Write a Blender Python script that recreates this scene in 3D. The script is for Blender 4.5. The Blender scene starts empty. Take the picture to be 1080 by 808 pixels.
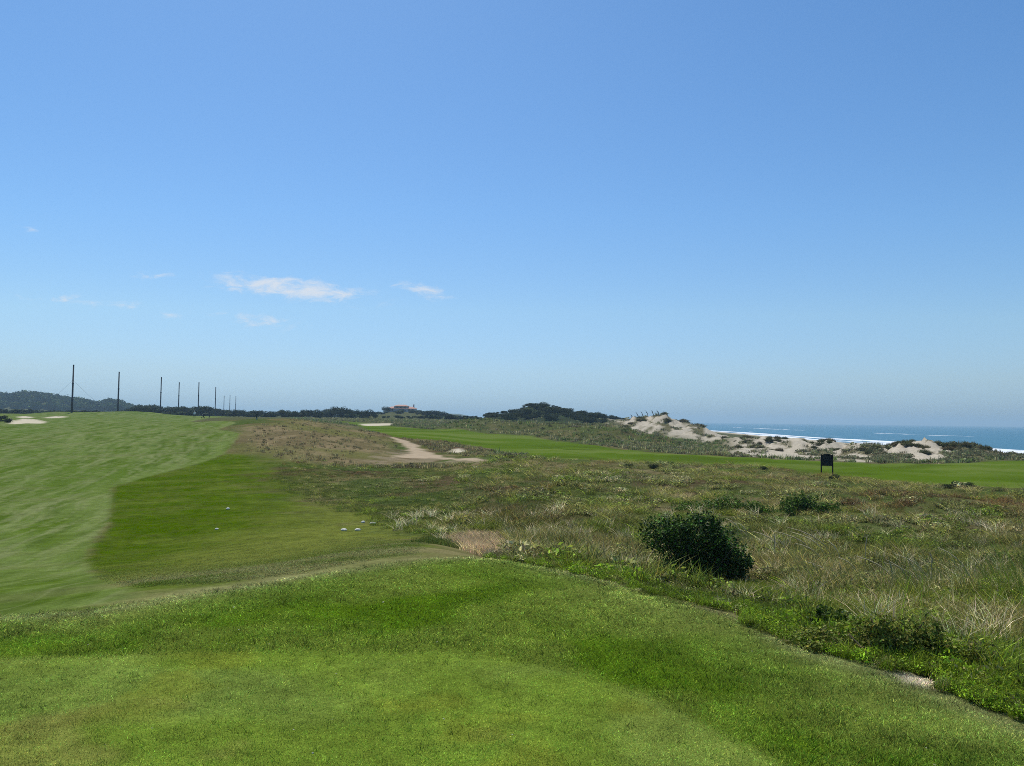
import bpy, bmesh, math
import numpy as np
from mathutils import Matrix, Vector

rng = np.random.default_rng(11)
scene = bpy.context.scene
COL = scene.collection
rad = math.radians

# ------------------------------------------------------------------ camera model
F = 816.0          # focal length in pixels of the 1080 px wide photograph
EYE = 1.65
def yh(px):        # eye level (sea horizon), falls a little to the right: the camera is rolled
    return 442.5 + (px - 540.0) * 0.0122
def sx(px): return (np.asarray(px, float) - 540.0) / F
def zof(px, py, y): return EYE - (py - yh(px)) / F * y
def at(px, py, y): return Vector((float(sx(px)) * y, y, float(zof(px, py, y))))

# ------------------------------------------------------------------ numpy noise
def _hash(ix, iy, seed):
    h = (ix.astype(np.int64) * 374761393 + iy.astype(np.int64) * 668265263 + seed * 1442695041) & 0xFFFFFFFF
    h = ((h ^ (h >> 13)) * 1274126177) & 0xFFFFFFFF
    h = h ^ (h >> 16)
    return (h & 0xFFFFFF) / float(0xFFFFFF)
def vnoise(x, y, seed=0):
    x = np.asarray(x, float); y = np.asarray(y, float)
    ix = np.floor(x); iy = np.floor(y)
    fx = x - ix; fy = y - iy
    fx = fx * fx * fx * (fx * (fx * 6 - 15) + 10); fy = fy * fy * fy * (fy * (fy * 6 - 15) + 10)
    a = _hash(ix, iy, seed); b = _hash(ix + 1, iy, seed); c = _hash(ix, iy + 1, seed); d = _hash(ix + 1, iy + 1, seed)
    return (a * (1 - fx) + b * fx) * (1 - fy) + (c * (1 - fx) + d * fx) * fy
def fbm(x, y, seed=0, octs=4, gain=0.5):
    s = 0; amp = 1; tot = 0
    x = np.asarray(x, float); y = np.asarray(y, float)
    for o in range(octs):
        s = s + amp * vnoise(x, y, seed + o * 17); tot += amp
        x, y = x * 1.93 + y * 0.42 + 3.7, y * 1.93 - x * 0.42 + 1.3
        amp *= gain
    return s / tot
def sm(a, b, v):
    t = np.clip((np.asarray(v, float) - a) / (b - a), 0, 1)
    return t * t * (3 - 2 * t)
def lerp(a, b, t): return a + (b - a) * t

# ------------------------------------------------------------------ terrain
# profile of the ground along bearings (photo column) : (distance, height)
COLS = [
 (-300, [(1,0),(4,0),(6,-.1),(9,-.7),(14,-2.1),(20,-3.0),(28,-3.3),(45,-3.2),(60,-2.6),(100,-1.3),(140,-.3),(200,.8),(250,1.5),(400,2),(9000,2)]),
 (0,    [(1,0),(4,0),(5.6,-.02),(7,-.17),(9,-.52),(12,-1.08),(18,-2.2),(25,-2.95),(32,-3.15),(40,-3.2),(60,-2.55),(100,-1.25),(140,-.25),(200,1.0),(245,1.5),(400,1.6),(9000,2)]),
 (150,  [(1,0),(4,0),(6.6,-.02),(8,-.16),(12,-.85),(18,-1.95),(22,-2.5),(30,-3.0),(45,-2.9),(60,-2.4),(90,-1.05),(130,.1),(200,1.25),(245,1.7),(300,1.4),(9000,2)]),
 (300,  [(1,0),(4,0),(7.4,-.02),(9,-.14),(13,-.75),(18,-1.55),(28,-2.45),(40,-2.6),(55,-2.2),(75,-.95),(100,.75),(115,1.35),(150,.3),(260,1.2),(400,1.5),(9000,2)]),
 (380,  [(1,0),(4,0),(8.0,-.02),(10,-.14),(14,-.70),(19,-1.45),(28,-2.35),(40,-2.6),(55,-2.4),(75,-1.7),(95,-.65),(108,-.1),(140,-.9),(220,.2),(330,1.4),(9000,2)]),
 (450,  [(1,0),(4,0),(8.6,-.02),(12,-.32),(18,-1.2),(26,-2.15),(36,-2.5),(50,-2.45),(65,-2.3),(75,-2.3),(90,-1.95),(110,-1.25),(180,-.65),(300,1.3),(500,2),(9000,2)]),
 (520,  [(1,0),(4,0),(8.8,-.02),(12,-.5),(18,-1.4),(28,-2.1),(42,-2.2),(55,-2.05),(68,-1.9),(78,-2.2),(120,-1.9),(180,-.9),(300,.6),(500,2),(9000,2)]),
 (600,  [(1,0),(4,0),(8.0,-.02),(12,-.65),(18,-1.5),(30,-2.1),(45,-2.1),(62,-1.9),(75,-2.25),(128,-2.0),(170,-1.4),(300,.3),(500,1),(9000,1)]),
 (740,  [(1,0),(4,0),(6.5,-.02),(10,-.6),(14,-1.35),(18,-2.0),(30,-2.35),(50,-2.2),(64,-2.2),(72,-2.3),(93,-2.45),(130,-2.8),(200,-3),(400,-4),(9000,-6)]),
 (900,  [(1,0),(4,0),(5.3,-.02),(8,-.5),(12,-1.3),(18,-1.9),(30,-2.2),(58,-2.25),(75,-2.7),(100,-3.25),(130,-3.6),(200,-5),(400,-6),(9000,-6)]),
 (1080, [(1,0),(3.5,0),(4.4,-.04),(8,-.8),(14,-1.5),(25,-2.2),(40,-2.3),(55,-2.45),(80,-2.75),(100,-3.1),(115,-3.4),(160,-5),(400,-6),(9000,-6)]),
 (1400, [(1,0),(3,0),(4,-.15),(8,-.9),(14,-1.6),(25,-2.3),(50,-2.6),(100,-3.2),(160,-5),(400,-6),(9000,-6)]),
]
def pchip(x, y, xq):
    x = np.asarray(x, float); y = np.asarray(y, float)
    h = np.diff(x); d = np.diff(y) / h
    m = np.zeros_like(y)
    for i in range(1, len(x) - 1):
        if d[i-1] * d[i] > 0:
            w1 = 2*h[i] + h[i-1]; w2 = h[i] + 2*h[i-1]
            m[i] = (w1 + w2) / (w1 / d[i-1] + w2 / d[i])
    m[0] = d[0]; m[-1] = d[-1]
    xq = np.clip(xq, x[0], x[-1])
    k = np.clip(np.searchsorted(x, xq) - 1, 0, len(x) - 2)
    t = (xq - x[k]) / h[k]
    return ((2*t**3 - 3*t**2 + 1)*y[k] + (t**3 - 2*t**2 + t)*h[k]*m[k] + (-2*t**3 + 3*t**2)*y[k+1] + (t**3 - t**2)*h[k]*m[k+1])
NS, NL = 700, 900
SG = np.linspace(-1.6, 1.6, NS); LG = np.linspace(math.log(0.8), math.log(9500), NL)
_prof = np.array([pchip(np.log([p[0] for p in c[1]]), [p[1] for p in c[1]], LG) for c in COLS])
_cs = np.array([sx(c[0]) for c in COLS])
G = np.empty((NS, NL))
for j in range(NL): G[:, j] = pchip(_cs, _prof[:, j], SG)
def gtab(s, y):
    fs = np.clip((s - SG[0]) / (SG[1] - SG[0]), 0, NS - 1.001); fl = np.clip((np.log(np.maximum(y, .8)) - LG[0]) / (LG[1] - LG[0]), 0, NL - 1.001)
    i = fs.astype(int); j = fl.astype(int); a = fs - i; b = fl - j
    return (G[i, j]*(1-a) + G[i+1, j]*a)*(1-b) + (G[i, j+1]*(1-a) + G[i+1, j+1]*a)*b

# ridges: skyline in the photo (px, py), distance of the crest and its near / far widths
RIDGES = {
 'left_bank':  dict(sky=[(-300,437),(-60,434),(5,437),(30,436.6),(50,434.8),(60,434.2),(75,434.6),(100,434.6),(125,434),(145,434),(160,434.8),(178,437),(230,441)], y=[(-300,240),(230,240)], wf=.045, wb=.06),
 'bank_far':   dict(sky=[(-300,420),(-30,440),(0,437.5),(6,437),(12,441),(20,446),(40,455)], y=[(-300,150),(60,150)], wf=.05, wb=.05),
 'wood_hill':  dict(sky=[(-300,424),(-150,423),(0,420),(25,419),(42,420.5),(55,424),(80,426.5),(95,428.5),(103,430),(120,427),(130,430),(142,434),(200,439),(260,445)], y=[(-300,900),(300,900)], wf=.12, wb=.3),
 'house_hill': dict(sky=[(330,445),(380,439),(400,436),(415,434.5),(440,434.5),(458,436),(475,440),(500,446)], y=[(300,480),(520,480)], wf=.12, wb=.15),
 'far_hill':   dict(sky=[(380,450),(440,441),(470,436),(485,436.5),(500,440),(520,444),(560,452)], y=[(300,2200),(560,2200)], wf=.1, wb=.1),
 'rough_mound':dict(sky=[(440,458),(470,448),(490,443.5),(505,443),(525,442.5),(545,444.5),(560,446),(585,446.5),(610,447.5),(635,449.5),(660,453.5),(690,460),(720,467),(745,476),(770,486)], y=[(440,185),(560,165),(700,140),(800,128)], wf=.12, wb=.12),
 'dark_hill':  dict(sky=[(490,450),(512,440),(522,437),(535,435.5),(548,434),(555,429),(560,427.5),(575,427.5),(590,430.5),(602,435.5),(615,437),(640,440.5),(660,443),(690,446),(720,452),(760,462)], y=[(490,310),(760,310)], wf=.12, wb=.15),
 'dune_big':   dict(sky=[(600,454),(630,448),(650,444.5),(665,443),(680,440.5),(690,439.8),(700,441),(712,444),(725,446.5),(736,450),(746,455),(758,459.5),(770,462.5),(790,468),(830,480)], y=[(600,235),(700,215),(800,185)], wf=.13, wb=.10),
 'dune_row':   dict(sky=[(720,478),(745,468),(765,464),(785,463.8),(800,463.6),(816,462.5),(830,464),(843,462),(853,466),(866,464.5),(876,464.5),(890,469),(904,466.5),(920,467),(936,468.5),(948,466.5),(958,465.5),(972,466.5),(986,468.5),(1000,470),(1020,471),(1040,475),(1060,480),(1085,481),(1120,478),(1200,474),(1400,470)], y=[(720,175),(800,152),(900,135),(1000,122),(1080,116),(1400,112)], wf=.11, wb=.10),
}
for r in RIDGES.values():
    r['s'] = sx([p[0] for p in r['sky']]); r['py'] = np.array([p[1] for p in r['sky']], float)
    r['yp'] = sx([p[0] for p in r['y']]); r['yv'] = np.array([p[1] for p in r['y']], float)

def height(x, y):
    x = np.asarray(x, float); y = np.asarray(y, float)
    ya = np.maximum(y, .8)
    s = np.clip(x / ya, -1.6, 1.6)
    h = gtab(s, ya)
    # back of the tee (behind the camera) stays level
    for name, r in RIDGES.items():
        yc = np.interp(s, r['yp'], r['yv'])
        py = np.interp(s, r['s'], r['py'])
        zc = EYE - (py - yh(s * F + 540)) / F * yc
        amp = np.maximum(0, zc - gtab(s, yc))
        e = sm(r['s'][0], r['s'][0] + .03, s) if r['s'][0] > -.9 else 1.0
        e = e * ((1 - sm(r['s'][-1] - .03, r['s'][-1], s)) if r['s'][-1] < .9 else 1.0)
        d = (y - yc) / yc
        g = np.where(d < 0, np.exp(-(d / r['wf'])**2), np.exp(-(d / r['wb'])**2))
        r_amp = amp * e * g
        if name.startswith('dune'):
            n = fbm(x * .22, y * .14, 41, 4) - .5
            n2 = np.abs(fbm((x - .32*y) * .42 + 7, y * .07, 47, 4, .6) - .5)
            r_amp = r_amp + g * e * np.minimum(amp, 3.0) * (n * 1.1 - n2 * 2.3 + .28) * (1 - np.exp(-(d / .03)**2) * .8)
        if name == 'rough_mound':
            r_amp = r_amp + g * e * np.minimum(amp, 2.0) * (fbm(x * .085, y * .06, 43, 3) - .52) * 1.5 * (1 - np.exp(-(d / .03)**2) * .8)
        h = h + r_amp
    # small undulation that grows away from the mown tee
    wild = sm(9, 30, y) * (1 - sm(200, 500, y))
    h = h + wild * (fbm(x * .20, y * .16, 5, 4) - .5) * .75 * sm(-.15, .1, s)
    h = h + sm(16, 60, y) * (fbm(x * .035, y * .03, 9, 2) - .5) * .5 * (1 - sm(120, 200, y))
    h = h + sm(2, 9, y) * (fbm(x * .35, y * .35, 25, 2) - .5) * .06
    h = h + sm(300, 900, y) * (fbm(x * .006, y * .006, 61, 3) - .5) * 6 * (1 - sm(.0, .25, s))
    # coast on the right: beach falling into the sea
    xc = 122 + .02 * np.maximum(y - 200, 0) + 10 * (fbm(y * .01, y * 0 + 3, 71, 2) - .5)
    h = lerp(h, -11.0, sm(0, 75, x - xc))
    return h
def hz(x, y): return float(height(np.array([x]), np.array([y]))[0])

_ys = np.exp(np.linspace(math.log(1.0), math.log(700), 6000))
def hit(px, py, ymin=0):
    """first ground point seen through a spot of the photograph"""
    s = float(sx(px)); zr = EYE - (py - yh(px)) / F * _ys
    hh = height(s * _ys, _ys)
    k = np.nonzero((zr <= hh) & (_ys >= ymin))[0]
    y = _ys[k[0]] if len(k) else 260.0
    return (s * y, y)
def ground_poly(pts):
    return np.array([(p[1], p[2]) if p[0] == 'w' else hit(*p) for p in pts])
def sdist(poly, x, y):
    """signed distance to a ground polygon, positive inside"""
    d = np.full(x.shape, 1e18); ins = np.zeros(x.shape, bool)
    n = len(poly)
    for i in range(n):
        ax, ay = poly[i]; bx, by = poly[(i + 1) % n]
        ex, ey = bx - ax, by - ay
        L = ex*ex + ey*ey + 1e-12
        t = np.clip(((x - ax)*ex + (y - ay)*ey) / L, 0, 1)
        d = np.minimum(d, (x - ax - t*ex)**2 + (y - ay - t*ey)**2)
        c = (ay > y) != (by > y)
        with np.errstate(divide='ignore', invalid='ignore'):
            xi = ax + (y - ay) * ex / (ey if ey != 0 else 1e-12)
        ins ^= c & (x < xi)
    d = np.sqrt(d)
    return np.where(ins, d, -d)

POLY = {k: ground_poly(v) for k, v in {
 'tee_inner': [(-500,706),(-200,698),(0,690),(150,686),(300,683),(420,683),(500,687),(560,693),(620,707),(690,731),(760,764),(830,800),(900,850),(960,1000),(1000,1500),(-500,1500)],
 'tee_outer': [(-500,690),(-250,672),(0,649),(120,640),(230,622),(330,607),(440,590),(500,588),(560,594),(640,612),(700,630),(780,655),(880,690),(980,722),(1080,758),(1180,800),(1300,900),(1400,1500),(-500,1500)],
 'fairway':   [(-500,690),(-250,672),(0,649),(120,634),(150,627),(125,616),(105,602),(96,590),(103,572),(119,552),(122,532),(122,514),(160,502),(215,488),(238,479),(255,457),(232,453),(250,446),('w',-62,150),('w',-78,200),('w',-90,262),('w',-110,300),('w',-420,300),('w',-240,130),('w',-100,50)],
 'bank':      [(96,590),(103,572),(119,552),(122,532),(122,514),(160,502),(215,488),(240,479),(275,481),(300,490),(290,512),(325,528),(395,545),(455,562),(440,584),(330,602),(230,614),(160,617),(118,610),(103,600)],
 'brown':     [(255,457),(262,449),(300,446),(345,446),(372,450),(400,460),(415,480),(408,490),(350,488),(300,488),(265,480),(245,478)],
 'strip':     [(352,443.5),(380,449.5),(400,456),(414,460.5),(450,463.5),(480,466.5),(510,472),(540,479),(600,484.5),(680,487.5),(750,489.5),(800,492),(840,496),(880,502),(930,507),(980,511),(1030,513),(1080,514),(1200,519),(1400,527),(1400,492),(1200,487),(1080,486),(1040,487),(1000,489),(930,489),(870,486),(800,483),(720,479.5),(650,474),(600,466.5),(560,460),(500,455.5),(460,453),(420,450),(385,446)],
 'path':      [(410,460.5),(417,461),(433,465.5),(442,469.5),(452,475.5),(467,479.5),(500,483),(514,484),(514,486.5),(490,486.3),(458,483.5),(430,483),(413,482),(412,480.5),(432,478),(427,473),(421,467)],
 'bare':      [(395,479),(430,475),(470,480),(512,484.5),(512,488.5),(450,488.5),(400,489),(380,484)],
 'sandspot':  [(474,477),(480,473.5),(486,472.8),(492,476),(484,477.5)],
 'bunker_far':[(379,447),(395,446.6),(413,446.4),(414,448.6),(400,449),(385,449)],
 'bunker_a':  [(10,447),(14,443),(24,441.6),(38,442.2),(51,445),(46,446.8),(30,446.4),(16,447.4)],
 'bunker_b':  [(48,440.6),(58,439),(68,439),(73,440),(60,441),(50,441.2)],
 'bunker_c':  [(18,439.6),(27,438.9),(37,440),(33,441),(22,440.6)],
 'litter':    [(436,588),(445,576),(470,568),(500,562),(530,566),(548,580),(545,590),(500,588)],
 'sandedge':  [(944,708),(955,707),(975,712),(985,716),(978,719),(958,716)],
}.items()}

# ------------------------------------------------------------------ helpers for objects
def mesh_obj(name, verts, faces, mat=None, parent=None, smooth=True, loc=None):
    me = bpy.data.meshes.new(name)
    me.from_pydata([tuple(v) for v in verts], [], [tuple(f) for f in faces])
    if mat: me.materials.append(mat)
    me.polygons.foreach_set('use_smooth', [smooth] * len(me.polygons)); me.update()
    o = bpy.data.objects.new(name, me); COL.objects.link(o)
    if parent: o.parent = parent
    if loc is not None: o.location = loc
    return o
def fast_mesh(name, V, loops, sizes, mat=None, smooth=True):
    """mesh from numpy arrays: V (n,3), flat loop indices, face sizes"""
    me = bpy.data.meshes.new(name)
    me.vertices.add(len(V)); me.vertices.foreach_set('co', np.ascontiguousarray(V, np.float32).ravel())
    me.loops.add(len(loops)); me.loops.foreach_set('vertex_index', np.ascontiguousarray(loops, np.int32))
    st = np.zeros(len(sizes), np.int32); st[1:] = np.cumsum(sizes)[:-1]
    me.polygons.add(len(sizes)); me.polygons.foreach_set('loop_start', st)
    me.polygons.foreach_set('use_smooth', np.full(len(sizes), smooth))
    if mat: me.materials.append(mat)
    me.update(calc_edges=True)
    return me
def vcol(me, C, name='Col'):
    a = me.attributes.new(name, 'FLOAT_COLOR', 'POINT')
    c = np.ones((len(C), 4), np.float32); c[:, :3] = C
    a.data.foreach_set('color', c.ravel())
def link(name, me, parent=None):
    o = bpy.data.objects.new(name, me); COL.objects.link(o)
    if parent: o.parent = parent
    return o
def empty(name, loc, rz=0.0):
    o = bpy.data.objects.new(name, None); COL.objects.link(o)
    o.location = loc; o.rotation_euler = (0, 0, rz); o.empty_display_size = .3
    return o
def tag(o, label=None, cat=None, group=None, kind=None):
    if label: o['label'] = label
    if cat: o['category'] = cat
    if group: o['group'] = group
    if kind: o['kind'] = kind
    return o
def tube(pts, radii, sides=6, cap=True):
    """bent tapering tube -> verts, faces"""
    V = []; Fc = []
    pts = [Vector(p) for p in pts]
    for i, p in enumerate(pts):
        t = (pts[min(i+1, len(pts)-1)] - pts[max(i-1, 0)]).normalized()
        a = t.cross(Vector((0, 0, 1))) if abs(t.z) < .95 else t.cross(Vector((1, 0, 0)))
        a.normalize(); b = t.cross(a)
        for k in range(sides):
            an = 2*math.pi*k/sides
            V.append(p + (a*math.cos(an) + b*math.sin(an)) * radii[i])
    for i in range(len(pts) - 1):
        for k in range(sides):
            k2 = (k+1) % sides
            Fc.append((i*sides+k, i*sides+k2, (i+1)*sides+k2, (i+1)*sides+k))
    if cap:
        Fc.append(tuple(range(sides))[::-1]); n = (len(pts)-1)*sides
        Fc.append(tuple(range(n, n+sides)))
    return V, Fc
def merge(parts):
    V = []; Fc = []
    for v, f in parts:
        n = len(V); V += list(v); Fc += [tuple(i+n for i in q) for q in f]
    return V, Fc
def box(cx, cy, cz, wx, wy, wz, bev=0.0):
    bm = bmesh.new()
    bmesh.ops.create_cube(bm, size=1.0)
    for v in bm.verts: v.co = Vector((cx + v.co.x*wx, cy + v.co.y*wy, cz + v.co.z*wz))
    if bev: bmesh.ops.bevel(bm, geom=list(bm.edges), offset=bev, segments=2, affect='EDGES', profile=.5)
    bm.verts.index_update()
    V = [v.co.copy() for v in bm.verts]; Fc = [tuple(v.index for v in f.verts) for f in bm.faces]
    bm.free(); return V, Fc

# ------------------------------------------------------------------ materials
def new_mat(name):
    m = bpy.data.materials.new(name); m.use_nodes = True
    nt = m.node_tree; nt.nodes.clear()
    out = nt.nodes.new('ShaderNodeOutputMaterial')
    return m, nt, out
def N(nt, typ, **kw):
    n = nt.nodes.new(typ)
    for k, v in kw.items():
        if k in n.inputs: n.inputs[k].default_value = v
        else: setattr(n, k, v)
    return n
def simple(name, col, rough=.7, noise=0.0, scale=8.0, metal=0.0, bump=0.0, spec=.3):
    m, nt, out = new_mat(name)
    b = N(nt, 'ShaderNodeBsdfPrincipled', Roughness=rough, Metallic=metal)
    b.inputs['Specular IOR Level'].default_value = spec
    b.inputs['Base Color'].default_value = (*col, 1)
    if noise or bump:
        tc = N(nt, 'ShaderNodeTexCoord'); no = N(nt, 'ShaderNodeTexNoise', Scale=scale, Detail=5.0)
        nt.links.new(tc.outputs['Object'], no.inputs['Vector'])
        if noise:
            mx = N(nt, 'ShaderNodeMix', data_type='RGBA')
            mx.inputs[6].default_value = (*[c*(1-noise) for c in col], 1); mx.inputs[7].default_value = (*[min(1, c*(1+noise)) for c in col], 1)
            nt.links.new(no.outputs['Fac'], mx.inputs[0]); nt.links.new(mx.outputs[2], b.inputs['Base Color'])
        if bump:
            bp = N(nt, 'ShaderNodeBump', Strength=bump, Distance=.02)
            nt.links.new(no.outputs['Fac'], bp.inputs['Height']); nt.links.new(bp.outputs[0], b.inputs['Normal'])
    nt.links.new(b.outputs[0], out.inputs[0])
    return m
def leafy(name, transl=.3, rough=.55, spec=.3, inst=False, tint=(1,1,1)):
    """leaf / blade material: vertex colour (times the per-instance tint), part translucent"""
    m, nt, out = new_mat(name)
    a = N(nt, 'ShaderNodeAttribute', attribute_name='Col')
    col = a.outputs['Color']
    mul = N(nt, 'ShaderNodeMix', data_type='RGBA', blend_type='MULTIPLY'); mul.inputs[0].default_value = 1
    nt.links.new(col, mul.inputs[6])
    if inst:
        t = N(nt, 'ShaderNodeAttribute', attribute_name='tint', attribute_type='INSTANCER')
        nt.links.new(t.outputs['Color'], mul.inputs[7])
    else:
        mul.inputs[7].default_value = (*tint, 1)
    col = mul.outputs[2]
    b = N(nt, 'ShaderNodeBsdfPrincipled', Roughness=rough)
    b.inputs['Specular IOR Level'].default_value = spec
    nt.links.new(col, b.inputs['Base Color'])
    tr = N(nt, 'ShaderNodeBsdfTranslucent'); nt.links.new(col, tr.inputs[0])
    mx = N(nt, 'ShaderNodeMixShader'); mx.inputs[0].default_value = transl
    nt.links.new(b.outputs[0], mx.inputs[1]); nt.links.new(tr.outputs[0], mx.inputs[2])
    nt.links.new(mx.outputs[0], out.inputs[0])
    return m

def ground_material():
    m, nt, out = new_mat('ground_cover')
    L = nt.links
    a = N(nt, 'ShaderNodeAttribute', attribute_name='Col')
    k = N(nt, 'ShaderNodeAttribute', attribute_name='grain')      # how coarse the cover is
    geo = N(nt, 'ShaderNodeNewGeometry')
    def noise(scale, detail=4.0, rough=.6):
        n = N(nt, 'ShaderNodeTexNoise', Scale=scale, Detail=detail, Roughness=rough)
        L.new(geo.outputs['Position'], n.inputs['Vector']); return n.outputs['Fac']
    n1 = noise(1.7, 5, .65); n2 = noise(14.0, 4, .7); n3 = noise(75.0, 3, .7)
    def contrast(sock, lo, hi):
        r = N(nt, 'ShaderNodeMapRange'); r.inputs[1].default_value = .28; r.inputs[2].default_value = .72
        r.inputs[3].default_value = lo; r.inputs[4].default_value = hi
        L.new(sock, r.inputs[0]); return r.outputs[0]
    f1 = contrast(n1, .72, 1.28); f2 = contrast(n2, .72, 1.3); f3 = contrast(n3, .62, 1.4)
    m1 = N(nt, 'ShaderNodeMath', operation='MULTIPLY'); L.new(f1, m1.inputs[0]); L.new(f2, m1.inputs[1])
    m2 = N(nt, 'ShaderNodeMath', operation='MULTIPLY'); L.new(m1.outputs[0], m2.inputs[0]); L.new(f3, m2.inputs[1])
    mixv = N(nt, 'ShaderNodeMix', data_type='FLOAT'); mixv.inputs[2].default_value = 1.0
    L.new(k.outputs['Fac'], mixv.inputs[0]); L.new(m2.outputs[0], mixv.inputs[3])
    mul = N(nt, 'ShaderNodeVectorMath', operation='SCALE'); L.new(a.outputs['Color'], mul.inputs[0]); L.new(mixv.outputs[0], mul.inputs['Scale'])
    # bump of tufts
    bp = N(nt, 'ShaderNodeBump', Strength=.5, Distance=.03)
    sm_ = N(nt, 'ShaderNodeMath', operation='ADD'); L.new(n3, sm_.inputs[0]); L.new(n2, sm_.inputs[1])
    mh = N(nt, 'ShaderNodeMath', operation='MULTIPLY'); L.new(sm_.outputs[0], mh.inputs[0]); L.new(k.outputs['Fac'], mh.inputs[1])
    L.new(mh.outputs[0], bp.inputs['Height'])
    b = N(nt, 'ShaderNodeBsdfPrincipled', Roughness=.9); b.inputs['Specular IOR Level'].default_value = 0.0
    L.new(mul.outputs[0], b.inputs['Base Color']); L.new(bp.outputs[0], b.inputs['Normal'])
    L.new(b.outputs[0], out.inputs[0])
    return m
M_GROUND = ground_material()

# ------------------------------------------------------------------ colour of the ground cover (albedo, linear)
def c3(*c): return np.array(c, float)
def mixc(A, B, t): return A + (B - A) * np.asarray(t)[..., None]
def dune_veg(x, y, s):
    v = .65*fbm((x - .32*y) * .40 + 11, y * .075, 229, 4) + .35*fbm(x * .26 + 11, y * .11, 231, 3) + .4 * (fbm(x * .7, y * .3, 233, 2) - .5)
    v = v + .15 * sm(sx(752), sx(738), s) + .31 * sm(sx(983), sx(998), s) - .055
    v = v + .10 * np.exp(-((s - sx(925)) / .022)**2)
    return sm(.53, .60, v)
def cover(x, y):
    """base colour, grain and zone of the ground cover at ground points"""
    n = len(x)
    s = x / np.maximum(y, .8)
    big = fbm(x * .05, y * .05, 101, 3); mid = fbm(x * .3, y * .3, 103, 4); fin = fbm(x * 1.6, y * 1.6, 107, 3)
    zone = np.zeros(n, np.int32)               # 0 rough
    # rough: olive, straw, red-brown herbs
    C = mixc(np.tile(c3(.075, .082, .024), (n, 1)), c3(.140, .118, .055), sm(.42, .66, mid))
    C = mixc(C, c3(.075, .048, .030), sm(.55, .72, fbm(x*.18, y*.12, 113, 3)) * sm(20, 45, y) * .8)
    C = mixc(C, c3(.055, .085, .020), sm(.5, .68, fbm(x*.22, y*.22, 127, 3)) * .8)
    grain = np.full(n, 1.0)
    # far land: dull green plain
    C = mixc(C, c3(.075, .080, .034), sm(100, 200, y))
    dh = sm(sx(505), sx(525), s) * sm(sx(710), sx(680), s) * sm(245, 265, y) * sm(420, 380, y)
    C = mixc(C, c3(.030, .040, .018), dh)
    S = {k: sdist(p, x, y) for k, p in POLY.items()}
    wob = (fbm(x * .9, y * .9, 131, 3) - .5)
    # brown heath hill
    t = sm(-3.5, 2.5, S['brown'] + wob * 5)
    br = mixc(np.tile(c3(.185, .145, .078), (n, 1)), c3(.130, .105, .052), sm(.4, .62, fbm(x*.5, y*.22, 137, 4)))
    br = mixc(br, c3(.105, .110, .032), sm(.44, .66, fbm(x*.08+5, y*.06, 139, 3)) * .8)
    C = mixc(C, br, t)
    # olive crest left of it
    # semi-rough bank
    soft = lerp(.3, 3.2, sm(1, 6, -S['fairway'])); t = sm(-1, 1, (S['bank'] + wob * soft * 2.2) / soft)
    bk = mixc(np.tile(c3(.048, .088, .001), (n, 1)), c3(.082, .116, .012), sm(.42, .68, fbm(x*.25, y*.7, 149, 4)))
    bk = mixc(bk, c3(.060, .088, .008), sm(.5, .62, fbm(x*1.1, y*1.6, 153, 3)) * .7)
    bk = mixc(bk, c3(.140, .155, .032), sm(-11.5, -3.0, x + 2.0 + wob*4) * .8)
    bk = mixc(bk, c3(.085, .105, .018), sm(.56, .72, fbm(x*.5, y*1.8, 151, 3)) * .5)
    zone[S['bank'] > 0] = 1
    C = mixc(C, bk, t); grain = lerp(grain, .95, t)
    # worn grassy foot of the tee bank on the left
    t = sm(6, 2.5, -S['tee_outer'] + wob*2) * sm(.02, -.08, s)
    C = mixc(C, mixc(np.tile(c3(.075, .108, .014), (n, 1)), c3(.150, .155, .055), sm(.32, .58, fbm(x*.5, y*1.2, 157, 3))), t)
    # worn line where the mower turns along the edge of the tee
    ln = np.exp(-((-S['tee_outer'] - .5 - wob*1.6) / .45)**2) * sm(.03, -.05, s)
    C = mixc(C, c3(.200, .195, .085), ln * (.1 + .6*sm(.38, .68, fbm(x*.9, y*1.4, 159, 3))))
    ln = np.exp(-((-S['tee_outer'] - .15) / .22)**2) * sm(.0, .05, s) * sm(.35, .6, fbm(x*.8, y*.8, 193, 2))
    C = mixc(C, c3(.22, .21, .10), ln * .7)
    # fairway
    t = sm(-.22, .22, S['fairway'] + wob * .25)
    wb2 = 1.6*(fbm(x*.12, y*.08, 160, 2) - .5)
    u = x * .954 + y * .30 + wb2; v = y * .954 - x * .30         # along the mowing direction v
    st = fbm(u * .8, v * .13, 163, 5, .6); st2 = fbm(u * 2.3 + 9, v * .30, 167, 4, .6)
    fw = mixc(np.tile(c3(.072, .118, .012), (n, 1)), c3(.112, .158, .036), sm(.36, .62, st))
    fw = mixc(fw, c3(.130, .170, .050), sm(.50, .66, fbm(u*2.2, v*.5, 168, 3)) * .35)
    fw = mixc(fw, c3(.055, .092, .012), sm(.50, .70, fbm(u*2.4, v*.22, 169, 3)) * .55)
    fw = mixc(fw, c3(.165, .195, .070), sm(.53, .70, st2) * .7 * sm(14, 30, y))
    fw = mixc(fw, c3(.085, .135, .020), sm(.52, .72, fbm(x*.07, y*.04, 173, 3)) * .55)
    fw = mixc(fw, c3(.145, .150, .062), sm(.56, .74, fbm(x*.16+3, y*.4, 179, 3)) * .35)
    ln = 1 - sm(.0, .06, np.abs(fbm(u*.95 + 3, v*.07, 175, 3) - .5)); ln2 = 1 - sm(.0, .04, np.abs(fbm(u*1.4 + 31, v*.12, 177, 3) - .5))
    fw = mixc(fw, c3(.175, .200, .080), np.maximum(ln, ln2*.8) * (.36 + .45*fbm(x*.4, y*.4, 178, 2)))
    fw = fw * .95
    edge = np.exp(-((S['fairway'] - .7) / .7)**2)
    fw = mixc(fw, c3(.14, .18, .05), edge * .35 * sm(15, 20, y))
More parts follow.
